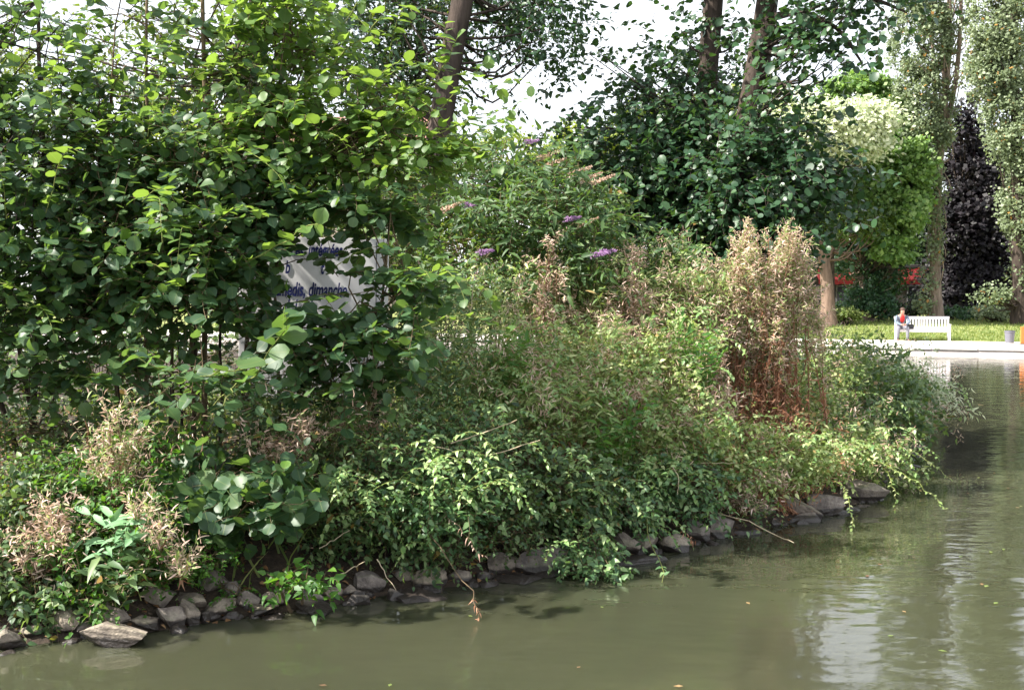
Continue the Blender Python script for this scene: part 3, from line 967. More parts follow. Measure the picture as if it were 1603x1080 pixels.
# pavilion with red awning
pb = gb(1352, 68)
wallm = plainmat('dark_timber_wall', (0.03, 0.025, 0.025), 0.8, 0.2, 3)
redm = plainmat('red_awning_cloth', (0.17, 0.006, 0.006), 0.7, 0.08, 3)
glass = plainmat('dark_window_glass', (0.02, 0.02, 0.03), 0.08, 0.1, 3)
linem0 = plainmat('grey_window_frame', (0.10, 0.10, 0.11), 0.6, 0.1, 5)
pv = Thing('pavilion', 'low dark pavilion with a red awning half hidden under the trees', 'building', pb)
boxpart('wall', wallm, pv.o, (9.0, 4.0, 2.9), .02, loc=(0, 2, 1.4))
boxpart('roof', wallm, pv.o, (9.6, 4.8, .2), .02, loc=(0, 2, 2.97))
for k in range(4):
    x = -3.3 + k * 2.2
    w_ = boxpart('window', linem0, pv.o, (1.3, .08, 1.1), .005, loc=(x, -.05, 1.25))
    boxpart('pane', glass, w_, (.55, .03, .95), .002, loc=(-.31, -.04, 0))
    boxpart('pane', glass, w_, (.55, .03, .95), .002, loc=(.31, -.04, 0))
for x0, x1 in ((-3.3, -.2), (1.4, 3.9)):
    bm = bmesh.new()
    n_ = 14
    top, bot, val = [], [], []
    for i in range(n_ + 1):
        x = x0 + (x1 - x0) * i / n_
        sg = .03 * math.sin(i * 2.2)
        top.append(bm.verts.new((x, -.02, 3.0))); bot.append(bm.verts.new((x, -1.7, 2.15 + sg))); val.append(bm.verts.new((x, -1.72, 1.85 + sg)))
    for i in range(n_):
        bm.faces.new((top[i], top[i + 1], bot[i + 1], bot[i])); bm.faces.new((bot[i], bot[i + 1], val[i + 1], val[i]))
    r = bmesh.ops.solidify(bm, geom=bm.faces[:], thickness=.02)
    bmobj('awning', bm, redm, pv.o)
# far pale house
hb = gb(500, 90)
hw = plainmat('pale_render', (0.62, 0.52, 0.48), 0.9, 0.06, 2)
tilem = plainmat('brown_roof_tile', (0.26, 0.13, 0.10), 0.9, 0.2, 6)
hs = Thing('house', 'pale rendered house with a tiled roof glimpsed through the alder leaves', 'building', hb)
boxpart('wall', hw, hs.o, (18, 8, 13.2), .02, loc=(0, 4, 6.5))
bm = bmesh.new()
vs = [bm.verts.new(p) for p in ((-9.4, -.5, 0), (9.4, -.5, 0), (9.4, 8.5, 0), (-9.4, 8.5, 0), (-9.4, 4, 3.2), (9.4, 4, 3.2))]
for f in ((0, 1, 5, 4), (2, 3, 4, 5), (0, 4, 3), (1, 2, 5), (0, 3, 2, 1)): bm.faces.new([vs[i] for i in f])
bmobj('roof', bm, tilem, hs.o, loc=(0, 0, 13.15))
for r_ in range(3):
    for k in range(5):
        w_ = boxpart('window', white, hs.o, (1.3, .1, 1.7), .01, loc=(-7 + 3.5 * k, -.06, 3.5 + 3.4 * r_))
        boxpart('pane', glass, w_, (1.05, .04, 1.45), .002, loc=(0, -.05, 0))

# ------------------------------------------------------------------ seated person
def skin_mesh(name, verts, edges, radii, root=0, sub=2, extra=None):
    me = bpy.data.meshes.new(name + '_cage')
    me.from_pydata([tuple(v) for v in verts], edges, [])
    o = bpy.data.objects.new(name, me); COL.objects.link(o)
    md = o.modifiers.new('s', 'SKIN')
    sv = me.skin_vertices[0].data
    for i, r in enumerate(radii):
        sv[i].radius = r if isinstance(r, tuple) else (r, r)
        sv[i].use_root = (i == root)
    md.branch_smoothing = .6
    sb = o.modifiers.new('b', 'SUBSURF'); sb.levels = sub; sb.render_levels = sub
    dg = bpy.context.evaluated_depsgraph_get()
    ev = o.evaluated_get(dg)
    out = bpy.data.meshes.new_from_object(ev)
    bpy.data.objects.remove(o)
    out.polygons.foreach_set('use_smooth', np.ones(len(out.polygons), bool))
    return out
def tube_bm(bm, pts, r0, r1, sides=6):
    pts = [Vector(p) for p in pts]; rings = []
    for i, p in enumerate(pts):
        d = (pts[min(i + 1, len(pts) - 1)] - pts[max(i - 1, 0)]).normalized()
        a = d.orthogonal().normalized(); b_ = d.cross(a); r = r0 + (r1 - r0) * i / (len(pts) - 1)
        rings.append([bm.verts.new(p + (a * math.cos(t) + b_ * math.sin(t)) * r) for t in [k * 2 * math.pi / sides for k in range(sides)]])
    for A, B in zip(rings[:-1], rings[1:]):
        for k in range(sides):
            bm.faces.new((A[k], A[(k + 1) % sides], B[(k + 1) % sides], B[k]))
    bm.faces.new(rings[0][::-1]); bm.faces.new(rings[-1])

skinm = plainmat('skin', (0.42, 0.23, 0.17), 0.55, 0.05, 20)
jack = plainmat('grey_blue_jacket', (0.13, 0.17, 0.23), 0.8, 0.15, 18)
redc = plainmat('red_shirt', (0.5, 0.02, 0.018), 0.8, 0.1, 18)
trou = plainmat('grey_trousers', (0.16, 0.16, 0.19), 0.85, 0.12, 18)
hairm = plainmat('brown_hair', (0.05, 0.025, 0.015), 0.7, 0.3, 60)
shoem = plainmat('dark_shoes', (0.05, 0.04, 0.04), 0.6, 0.2, 20)
pw = np.array([bb[0] - .78, bb[1] + .12, bb[2]])
pr = Thing('person', 'person in grey blue jacket and red shirt leaning forward on the bench', 'person', pw)
pr.o.rotation_euler = (0, 0, -0.18)
# joints: x right, -y forward
J = dict(pel=(0, .08, .53), sp=(0, .03, .72), ch=(0, -.10, .93), nk=(0, -.19, 1.06), hd=(0, -.25, 1.13), ht=(0, -.25, 1.25),
         lh=(-.10, .04, .51), lk=(-.17, -.40, .53), la=(-.19, -.36, .10), lf=(-.20, -.52, .045),
         rh=(.10, .04, .51), rk=(.17, -.40, .53), ra=(.17, -.42, .10), rf=(.18, -.58, .045),
         ls=(-.19, -.10, .97), le=(-.26, -.24, .72), lw=(-.07, -.44, .64), lha=(-.02, -.48, .63),
         rs=(.19, -.10, .97), re=(.26, -.24, .72), rw=(.09, -.44, .65), rha=(.03, -.49, .64))
names = list(J)
idx = {k: i for i, k in enumerate(names)}
E = [('pel', 'sp'), ('sp', 'ch'), ('ch', 'nk'), ('nk', 'hd'), ('hd', 'ht'), ('pel', 'lh'), ('lh', 'lk'), ('lk', 'la'), ('la', 'lf'), ('pel', 'rh'), ('rh', 'rk'), ('rk', 'ra'), ('ra', 'rf'),
     ('ch', 'ls'), ('ls', 'le'), ('le', 'lw'), ('lw', 'lha'), ('ch', 'rs'), ('rs', 're'), ('re', 'rw'), ('rw', 'rha')]
R = dict(pel=.13, sp=.12, ch=.135, nk=.05, hd=.085, ht=.075, lh=.085, lk=.058, la=.04, lf=.035, rh=.085, rk=.058, ra=.04, rf=.035,
         ls=.06, le=.043, lw=.028, lha=.03, rs=.06, re=.043, rw=.028, rha=.03)
me = skin_mesh('body', [J[k] for k in names], [(idx[a], idx[b_]) for a, b_ in E], [R[k] for k in names])
bm = bmesh.new(); bm.from_mesh(me)
for sx, h in ((-1, J['lha']), (1, J['rha'])):
    for f in range(4):
        o_ = Vector(h) + Vector((sx * -.0, -.01, .022 - .015 * f))
        tube_bm(bm, [o_, o_ + Vector((-sx * .03, -.035, .0)), o_ + Vector((-sx * .055, -.03, -.015)), o_ + Vector((-sx * .06, -.012, -.02))], .009, .006)
    o_ = Vector(h) + Vector((0, .0, .02))
    tube_bm(bm, [o_, o_ + Vector((-sx * .012, -.005, .03)), o_ + Vector((-sx * .03, -.02, .04))], .010, .007)
tube_bm(bm, [(0, -.325, 1.19), (0, -.355, 1.155), (0, -.335, 1.145)], .010, .014)
bm.to_mesh(me); bm.free()
me.materials.append(skinm)
pr.part('body', me)
def sub(name, keys, mat, scale, tweak=None):
    ks = [k for k in names if k in keys]; ii = {k: i for i, k in enumerate(ks)}
    ed = [(ii[a], ii[b_]) for a, b_ in E if a in ii and b_ in ii]
    rr = [R[k] * scale + .008 for k in ks]
    vs = [(tweak or {}).get(k, J[k]) for k in ks]
    me = skin_mesh(name, vs, ed, rr)
    me.materials.append(mat)
    return pr.part(name, me)
sub('jacket', ('sp', 'ch', 'ls', 'le', 'lw', 'rs', 're', 'rw', 'pel'), jack, 1.12)
sub('trousers', ('pel', 'lh', 'lk', 'la', 'rh', 'rk', 'ra'), trou, 1.18)
sub('shoe', ('la', 'lf'), shoem, 1.15); sub('shoe', ('ra', 'rf'), shoem, 1.15)
bm = bmesh.new(); bmesh.ops.create_icosphere(bm, subdivisions=3, radius=1)
for v_ in bm.verts: v_.co = Vector((v_.co.x * .085, v_.co.y * .05, v_.co.z * .17))
bmobj('shirt_front', bm, redc, pr.o, loc=(0, -.235, .86), rot=(.45, 0, 0), smooth=True)
bm = bmesh.new(); bmesh.ops.create_icosphere(bm, subdivisions=3, radius=.1)
for v_ in list(bm.verts):
    if v_.co.z < -.01 and v_.co.y < .02: bm.verts.remove(v_)
bmobj('hair', bm, hairm, pr.o, loc=(0, -.235, 1.215), smooth=True)
for sx in (-1, 1):
    bm = bmesh.new(); bmesh.ops.create_icosphere(bm, subdivisions=1, radius=.010)
    bmobj('eye', bm, blk, pr.o, loc=(sx * .03, -.328, 1.185))
bg = Thing('handbag', 'black bag on the bench beside the seated person', 'bag', pw + [.36, .02, .45])
bm = bmesh.new(); box(bm, -.13, .13, -.07, .07, 0, .2); bmesh.ops.bevel(bm, geom=bm.edges[:], offset=.03, segments=2, affect='EDGES')
bmobj('bag_body', bm, blk, bg.o)
bm = bmesh.new(); tube_bm(bm, [(-.09, 0, .19), (-.07, 0, .28), (0, 0, .31), (.07, 0, .28), (.09, 0, .19)], .01, .01)
bmobj('handle', bm, blk, bg.o)

# ------------------------------------------------------------------ sign
SD = 9.6
sp = P(487, 372, SD)
sgx = P(603, 375, SD)[0] - P(372, 368, SD)[0]
sgz = P(487, 372, SD)[2] - P(487, 622, SD)[2]
gz = on_ground(sp[0], SD)
sign = Thing('notice_board', 'large white hand painted notice board half hidden behind alder leaves', 'sign', gz)
signm = plainmat('dull_white_sign_paint', (0.74, 0.72, 0.73), 0.6, 0.10, 2.5)
bluem = plainmat('dark_blue_lettering', (0.010, 0.016, 0.11), 0.5, 0.05, 5)
linem = plainmat('grey_line', (0.12, 0.12, 0.15), 0.6, 0.05, 5)
sign.o.rotation_euler = (0, math.radians(0.9), math.radians(6))
topz = sp[2] - gz[2]
boxpart('panel', signm, sign.o, (sgx, .02, sgz), .002, loc=(0, 0, topz - sgz / 2))
for sx in (-1, 1):
    boxpart('post', M['bark'], sign.o, (.07, .07, topz + .3), .004, loc=(sx * .42 * sgx, .05, (topz + .3) / 2 - .35))
    boxpart('border_line', linem, sign.o, (.008, .004, sgz * .96), .0005, loc=(sx * (sgx / 2 - px(19, SD)), -.0125, topz - sgz / 2))
def lettering(txt, u0, vbase, size, sx_=.52):
    cu = bpy.data.curves.new('lettering', 'FONT')
    cu.body = txt; cu.size = px(size, SD) * 1.3; cu.extrude = .0012; cu.offset = .0045; cu.shear = .22
    cu.space_character = 1.0
    cu.materials.append(bluem)
    o = bpy.data.objects.new('lettering_curve', cu); COL.objects.link(o)
    lm_ = bpy.data.meshes.new_from_object(o.evaluated_get(bpy.context.evaluated_depsgraph_get()))
    bpy.data.objects.remove(o)
    o = bpy.data.objects.new('lettering', lm_); COL.objects.link(o); o.parent = sign.o
    o.scale = (sx_, 1, 1); o.rotation_euler = (math.pi / 2, 0, 0)
    o.location = (px(u0 - 487, SD), -.0145, topz - px(vbase - 372, SD))
lettering('Les  int\u00e9gr\u00e9es', 450, 400, 21)
lettering('b            t', 442, 428, 21)
lettering('les Samedis, dimanche', 398, 463, 23)
lettering('d  l  t (', 440, 490, 23)
lettering('pela', 468, 563, 21)

# ------------------------------------------------------------------ island trees
def gi(u, D):
    x = (u - 801.5) / F * D
    return on_ground(x, D)

ftree = dict(size=.072, clump=.34, tpl='ovate', up=.8, twigmode=.5, limb_r=.02)
b = gi(655, 12.9)
far_tree('leaning_tree', 'thick brown trunk leaning right above the butterfly bush with small dark leaves', b,
         [(590, 40, 13.8, 80, 50, 1.2, 30, 70), (630, 115, 13.9, 50, 36, .8, 18, 60), (620, -30, 14.4, 110, 50, .8, 26, 70), (815, 20, 14.2, 66, 40, .7, 34, 65), (850, 70, 13.5, 44, 20, .6, 12, 50),
          (790, -60, 13.9, 100, 50, 1.0, 30, 60), (560, 130, 13.8, 50, 40, .7, 22, 50), (740, -260, 13.9, 140, 90, 1.2, 26, 60)],
         'tree_dark', 21, trunk=([b, P(672, 320, 12.9), P(692, 180, 12.9), P(708, 80, 12.9), P(724, 0, 12.9), P(745, -130, 12.9), P(760, -350, 12.9)], .15, .115), tmat='bark', **ftree)
b = gi(640, 14.5)
far_tree('olive_leaved_tree', 'olive yellow leaved crown beside the leaning brown trunk', b,
         [(655, 20, 14.6, 40, 40, .6, 24, 60), (640, 140, 14.6, 40, 26, .6, 16, 50), (570, 80, 14.6, 50, 50, .7, 16, 50)], 'tree_mid', 22, trunk=([b, P(640, 300, 14.6), P(655, 100, 14.6), P(665, -60, 14.6)], .07, .03), tmat='bark', **ftree)
b = gi(405, 14)
far_tree('shaded_tree', 'dark trunk rising behind the tall alder at upper left', b,
         [(420, -60, 14, 110, 60, 1.2, 30, 60), (340, 90, 14.3, 60, 40, 1.0, 16, 45), (170, 80, 14.3, 90, 50, .8, 16, 50), (250, 20, 14.3, 60, 30, .8, 9, 50), (50, 60, 14.4, 60, 50, .8, 12, 50), (450, 110, 14.5, 50, 40, .9, 12, 45), (400, -260, 14, 180, 100, 1.4, 16, 60)],
         'tree_mid', 23, trunk=([b, P(395, 300, 14), P(392, 120, 14), P(402, 20, 14), P(410, -120, 14), P(415, -350, 14)], .15, .09), tmat='bark', **ftree)
big = dict(size=.070, clump=.24, tpl='alder', up=.9, twigmode=.6, limb_r=.018)
b = gi(1118, 14)
far_tree('straight_tree', 'straight brown trunk wrapped in dark leaves right of the open sky', b,
         [(1000, 240, 14, 95, 60, 1.0, 60, 48), (930, 205, 14.2, 80, 34, .7, 26, 26), (1150, 130, 14.2, 30, 60, .4, 14, 34), (1070, 90, 14.3, 44, 50, .5, 16, 30), (1135, 40, 14.3, 26, 40, .3, 9, 30), (985, 130, 14.2, 50, 36, .5, 12, 26), (1040, 150, 14, 60, 40, .9, 26, 34), (1095, 110, 14.4, 24, 80, .3, 12, 30), (1100, 245, 13.9, 60, 50, .8, 56, 50),
          (960, 300, 14, 90, 50, .9, 56, 50), (1060, 320, 13.8, 90, 60, .9, 70, 50), (1000, 90, 14, 90, 40, .8, 12, 12), (1110, -250, 14, 180, 120, 1.6, 60, 50)],
         'tree_dark', 24, trunk=([b, P(1108, 350, 14), P(1102, 220, 14), P(1108, 110, 14), P(1117, 0, 14), P(1122, -120, 14), P(1126, -350, 14)], .15, .11), tmat='bark', **big)
b = gi(1128, 13.2)
far_tree('slanting_tree', 'brown trunk slanting right with dark leafy boughs hanging toward the poplars', b,
         [(1150, 300, 13, 80, 60, .8, 60, 50), (1195, 275, 13, 60, 40, .7, 44, 50), (1265, 320, 13.2, 40, 30, .6, 16, 46), (1185, 225, 13.3, 60, 30, .6, 30, 44), (1205, 340, 12.8, 50, 40, .7, 30, 46), (1130, 380, 13.4, 60, 60, .8, 40, 46),
          (1250, 60, 12.6, 28, 30, .4, 17, 40), (1240, 135, 12.6, 22, 34, .4, 13, 34), (1300, 32, 12.2, 30, 16, .3, 11, 34), (1345, -6, 12, 50, 10, .3, 13, 34), (1310, 85, 12, 30, 20, .2, 5, 18),
          (1300, -160, 12.5, 150, 90, 1.3, 60, 50), (1170, -300, 13, 180, 100, 1.5, 60, 50)],
         'tree_dark', 25, trunk=([b, P(1140, 350, 13.2), P(1158, 260, 13.2), P(1178, 150, 13.2), P(1193, 60, 13.2), P(1204, -20, 13.2), P(1220, -150, 13.2), P(1240, -350, 13.2)], .17, .11), tmat='bark',
         extra_stems=[([P(1200, 30, 13.2), P(1250, 20, 12.8), P(1310, 45, 12.4), P(1350, 100, 12.1)], .05, .012), ([P(1205, -20, 13.2), P(1290, -20, 12.5), P(1370, 0, 12.1), P(1420, 20, 12)], .05, .012)], **big)

# ------------------------------------------------------------------ alder shrubs
b = gi(40, 8.6)
plant('alder_shrub', 'dark alder shrub filling the left edge with blue green leaves', 'shrub', b,
      [(30, 100, 8.3, 110, 80, .6, 52), (60, 240, 8.0, 130, 90, .6, 130), (50, 380, 7.8, 110, 80, .5, 110), (60, 500, 7.7, 100, 60, .45, 70), (60, 600, 7.7, 80, 30, .3, 22),
       (-120, 200, 8.2, 120, 220, .8, 160), (-140, 480, 8.0, 120, 150, .8, 110), (20, -90, 8.6, 140, 60, .6, 20)],
      'alder', 101, sprays=12, spray_size=.072, spray_mat='alder_top', spray_tpl='alder', spray_len=(.45, .95), spray_per=13, spray_droop=.3, spray_dir=(0.25, -.35, 0.6), singles=260, stems=[([b, P(60, 500, 8.5), P(70, 300, 8.4), P(60, 60, 8.4), P(66, -150, 8.4)], .028, .010), ([b + [.1, .1, 0], P(20, 480, 8.5), P(0, 200, 8.4), P(-30, -60, 8.4)], .024, .008),
                                       ([b, P(-40, 500, 8.4), P(-110, 200, 8.3), P(-150, -60, 8.4)], .024, .008)], woodmat='bark')
b = gi(232, 8.8)
plant('alder_shrub', 'slender alder with thin pale stem second from the left edge', 'shrub', b,
      [(190, 165, 8.6, 90, 60, .55, 52), (180, 260, 8.2, 100, 70, .5, 100), (200, 370, 7.9, 110, 60, .5, 95), (190, 470, 7.8, 90, 45, .4, 60), (200, 20, 8.8, 90, 40, .5, 12), (210, -70, 8.8, 130, 40, .5, 8)],
      'alder', 102, sprays=12, spray_size=.072, spray_mat='alder_top', spray_tpl='alder', spray_len=(.45, .95), spray_per=13, spray_droop=.3, spray_dir=(0.45, -.35, 0.6), singles=260, stems=[([b, P(228, 560, 8.8), P(233, 330, 8.7), P(229, 100, 8.6), P(232, -120, 8.6)], .020, .009), ([b + [-.15, .1, 0], P(180, 600, 8.8), P(182, 420, 8.7), P(170, 200, 8.6)], .016, .006)])
b = gi(318, 8.6)
plant('alder_shrub', 'tallest alder with a straight grey brown stem and leafy top', 'shrub', b,
      [(330, 165, 8.6, 95, 70, .5, 58), (330, 270, 8.1, 110, 60, .5, 95), (320, 370, 7.8, 110, 55, .5, 95), (300, 450, 7.7, 90, 40, .4, 60), (350, 50, 8.7, 100, 60, .5, 24), (330, -60, 8.6, 110, 40, .5, 10)],
      'alder', 103, sprays=14, spray_size=.072, spray_mat='alder_top', spray_tpl='alder', spray_len=(.45, .95), spray_per=13, spray_droop=.3, spray_dir=(0.6, -.35, 0.5), singles=280, stems=[([b, P(320, 560, 8.6), P(323, 340, 8.5), P(321, 150, 8.4), P(317, 0, 8.4), P(320, -150, 8.4)], .026, .013), ([b + [-.1, .08, 0], P(302, 580, 8.6), P(290, 430, 8.5), P(270, 300, 8.3)], .02, .007),
                                       ([b + [-.2, .0, 0], P(270, 600, 8.5), P(268, 500, 8.4), P(240, 400, 8.2)], .016, .006)])
b = gi(372, 8.9)
ex = [dict(px=[(470, 330, 8.6), (560, 250, 8.3), (620, 190, 8.1), (690, 110, 7.9), (718, 62, 7.8)], r=.008, mat='greentwig', leaves=20, size=.095),
      dict(px=[(390, 200, 8.6), (480, 130, 8.3), (560, 70, 8.1), (600, 20, 8.0), (620, -30, 8)], r=.008, mat='greentwig', leaves=18, size=.095),
      dict(px=[(520, 260, 8.4), (610, 235, 8.2), (700, 240, 8.0), (780, 222, 7.9)], r=.007, mat='greentwig', leaves=22, size=.10),
      dict(px=[(560, 270, 8.4), (630, 285, 8.2), (700, 270, 8.0), (755, 245, 7.9)], r=.006, mat='greentwig', leaves=16, size=.095),
      dict(px=[(600, 250, 8.3), (670, 190, 8.1), (730, 130, 7.9), (760, 100, 7.8)], r=.006, mat='greentwig', leaves=18, size=.075),
      dict(px=[(590, 200, 8.3), (650, 140, 8.1), (690, 80, 7.9), (700, 40, 7.8)], r=.006, mat='greentwig', leaves=16, size=.075),
      dict(px=[(600, 230, 8.3), (680, 210, 8.1), (750, 180, 7.9), (800, 170, 7.8)], r=.006, mat='greentwig', leaves=18, size=.07),
      dict(px=[(430, 120, 8.6), (520, 60, 8.4), (560, 0, 8.3), (570, -40, 8.3)], r=.007, mat='greentwig', leaves=14)]
plant('alder_shrub', 'young bright green alder whose long shoots reach right across the trunk', 'shrub', b,
      [(420, 90, 8.6, 80, 80, .5, 75), (440, 200, 8.4, 90, 60, .5, 85), (540, 230, 8.4, 70, 50, .4, 50), (580, 180, 8.3, 50, 40, .3, 20), (450, 20, 8.6, 80, 50, .5, 34), (610, 165, 8.2, 50, 36, .3, 16), (680, 235, 8.1, 60, 24, .3, 20), (590, 110, 8.3, 40, 30, .3, 8), (480, -60, 8.7, 80, 40, .4, 8), (630, 260, 8.3, 60, 24, .3, 18)],
      'alder', 104, sprays=24, spray_size=.072, spray_mat='alder_top', spray_tpl='alder', spray_len=(.45, .95), spray_per=13, spray_droop=.3, spray_dir=(0.9, -.35, 0.42), mat='alder_top', singles=290, extra=ex, stems=[([b, P(385, 560, 8.8), P(400, 380, 8.7), P(430, 200, 8.6), P(450, 0, 8.6), P(455, -120, 8.6)], .022, .009),
                                                 ([b, P(400, 540, 8.8), P(450, 350, 8.6), P(540, 240, 8.4), P(640, 140, 8.2)], .02, .006)])
b = gi(440, 8.5)
ex = [dict(px=[(300, 455, 8.0), (370, 425, 7.6), (440, 380, 7.3), (500, 345, 7.1)], r=.007, mat='greentwig', leaves=13, size=.11, lmat='alder_top', singles=12),
      dict(px=[(420, 420, 8.3), (500, 400, 8.2), (570, 397, 8.1), (640, 402, 8.0)], r=.005, leaves=16, size=.075),
      dict(px=[(380, 500, 8.2), (470, 470, 8.0), (560, 460, 7.9), (650, 440, 7.8)], r=.006, leaves=17, size=.085)]
plant('alder_shrub', 'low spreading alder with darker leaves dangling across the notice board', 'shrub', b,
      [(420, 310, 8.2, 80, 45, .4, 60), (520, 318, 8.2, 80, 26, .35, 46), (600, 340, 8.2, 50, 20, .3, 20), (390, 400, 8.0, 30, 40, .3, 30), (640, 440, 8.0, 30, 40, .25, 14), (430, 530, 7.9, 50, 34, .3, 30),
       (560, 525, 7.9, 70, 24, .3, 34), (540, 590, 7.8, 80, 30, .3, 34), (640, 520, 7.8, 40, 30, .3, 14), (595, 450, 8.0, 22, 30, .12, 4), (520, 425, 8.0, 60, 20, .12, 3), (490, 510, 8.0, 70, 16, .15, 14)],
      'alder', 105, sprays=7, spray_size=.072, spray_mat='alder_top', spray_tpl='alder', spray_len=(.45, .95), spray_per=13, spray_droop=.3, spray_dir=(0.7, -.35, 0.25), size=.082, tl=.45, singles=280, extra=ex, stems=[([b, P(435, 560, 8.5), P(430, 420, 8.4), P(440, 320, 8.3)], .018, .006), ([b, P(480, 600, 8.3), P(560, 520, 8.1), P(640, 450, 8.0)], .014, .005)])
b = gi(285, 7.9)
ex = [dict(px=[(330, 640, 7.4), (380, 600, 7.0), (415, 560, 6.7), (440, 520, 6.5), (445, 490, 6.45)], r=.006, mat='greentwig', leaves=12, size=.135, lmat='alder', ltpl='alder', singles=12),
      dict(px=[(420, 570, 6.8), (350, 580, 6.6), (290, 590, 6.5), (240, 572, 6.4), (210, 560, 6.35)], r=.005, mat='greentwig', leaves=13, size=.12, lmat='alder', singles=13),
      dict(px=[(370, 600, 6.9), (355, 620, 6.7), (340, 640, 6.6), (325, 650, 6.55)], r=.004, mat='greentwig', leaves=4, size=.10, lmat='alder', singles=4)]
plant('alder_shrub', 'low alder sapling with big pale leaves held out over the dark stems', 'shrub', b,
      [(330, 590, 7.0, 60, 22, .2, 14), (190, 560, 7.6, 60, 40, .3, 24)], 'alder', 106, singles=60, extra=ex, branch_frac=.1,
      stems=[([b, P(300, 700, 7.9), P(310, 650, 7.7), P(330, 640, 7.4)], .012, .007)])
b = gi(350, 7.7)
ex = [dict(px=[(330, 790, 7.3), (400, 770, 6.9), (450, 790, 6.7), (500, 785, 6.6)], r=.005, leaves=9, size=.115, lmat='alder', singles=9),
      dict(px=[(350, 790, 7.2), (420, 745, 6.9), (450, 730, 6.8)], r=.004, leaves=6, size=.10, lmat='alder', singles=6)]
plant('alder_sapling', 'low alder with round leaves spread above the dark bank hollow', 'shrub', b,
      [(300, 770, 7.1, 60, 30, .2, 26), (400, 790, 6.9, 60, 26, .2, 26), (300, 830, 7.0, 40, 18, .15, 12), (350, 750, 7.4, 90, 36, .3, 36), (440, 760, 7.2, 50, 30, .2, 18)],
      'alder', 107, size=.088, tl=.32, per=7, singles=240, extra=ex, up=.6, facing=(0, -.6, 0))
# dark bare stems in the hollow
for k, (u0, v0, u1, v1, r) in enumerate([(183, 690, 180, 470, .012), (262, 700, 268, 500, .018), (283, 700, 276, 500, .012), (300, 690, 305, 490, .022), (20, 720, 120, 560, .012), (340, 690, 345, 500, .016)]):
    b = gi(u0, 8.9)
    t_ = Thing('bare_stem', ['thin dark stem below the second alder', 'thick dark stem left of the stem pair in the hollow', 'thin dark stem in the middle of the hollow', 'thickest dark stem in the hollow under the alders',
                             'dark stem slanting up right near the left edge', 'dark stem at the right side of the hollow'][k], 'stem', b)
    pl = polyline([b, P((u0 + u1) / 2 + 4, (v0 + v1) / 2, 8.85), P(u1, v1, 8.8)], 8, .006, np.random.default_rng(k))
    t_.part('stem', tubes_mesh('stem', pl[None], np.linspace(r, r * .7, 8)[None], 7, M['bark'], t_.base))

# ------------------------------------------------------------------ butterfly bushes
def spikes(th, pts, mat, rng, L=.20, dirs=None):
    for k, p in enumerate(pts):
        p = P(*p[:3]); d = np.array(dirs[k] if dirs is not None else (rng.uniform(-.6, .8), rng.uniform(-.4, .1), rng.uniform(.1, .6)))
        d = d / np.linalg.norm(d)
        n = 150
        t = rng.random(n)
        a = nrm(rng.normal(size=(n, 3)))
        r = .030 * (1 - t * .8)
        pos = p + d * (t * L)[:, None] + a * r[:, None] * .5 - d * .0
        th.leaves(pos, a + d * .4, rng.normal(size=(n, 3)), np.full(n, .022) * (1.2 - t * .5), M[mat], rng, 'oval', 'flower_spike')
buds = [
    ('butterfly bush with three purple flower spikes in front of the leaning trunk', gi(770, 11.5),
     [(740, 290, 11.2, 70, 50, .6, 70), (800, 340, 10.8, 70, 60, .6, 80), (720, 390, 10.6, 60, 50, .5, 60), (780, 240, 11.4, 60, 36, .5, 40), (830, 420, 10.6, 60, 50, .5, 56)],
     [(728, 322, 10.4), (748, 396, 10.1), (820, 224, 10.9)], [(850, 262, 10.8), (690, 330, 10.4), (840, 250, 11)], 201),
    ('butterfly bush with pinkish flower spikes under the straight tree', gi(900, 11.3),
     [(880, 290, 11.3, 60, 50, .6, 56), (900, 370, 10.9, 70, 50, .6, 66), (930, 430, 10.6, 60, 40, .5, 46), (860, 330, 10.8, 50, 50, .5, 40)],
     [(884, 344, 10.3), (925, 400, 10.0), (940, 396, 10.1)], [(905, 285, 10.6), (925, 288, 10.5), (900, 355, 10.4), (890, 275, 10.6)], 202)]
for lb, b, bl, fl, dry, sd in buds:
    th, rg = plant('butterfly_bush', lb, 'shrub', b, bl, 'bud', sd, stem_r=.014, singles=0)
    spikes(th, fl, 'purple', rg, .15, [(.8, -.2, .12)] * len(fl))
    spikes(th, dry, 'fluff', rg, .24, [(.8, -.1, .3)] * len(dry))
b = gi(180, 7.0)
plant('buddleia_seedling', 'pale grey green seedling with broad downy leaves near the left rocks', 'plant', b,
      [(180, 830, 6.55, 40, 18, .12, 9)], 'bud', 203, mat='budpale', size=.10, per=9, tl=.20, singles=60, fine=('lance_fine',), stem_r=.008, spread=1.0, facing=(0, -.5, 0))
b = gi(190, 6.8)
plant('tall_leafy_herb', 'broad leaved herb bending over the dark oval rock', 'plant', b,
      [(190, 880, 6.5, 40, 26, .15, 8), (190, 925, 6.4, 44, 16, .15, 8)], 'nettle', 204, size=.115, mat='darkweed', per=8, tl=.26, stem_r=.007, facing=(0, -.5, 0))

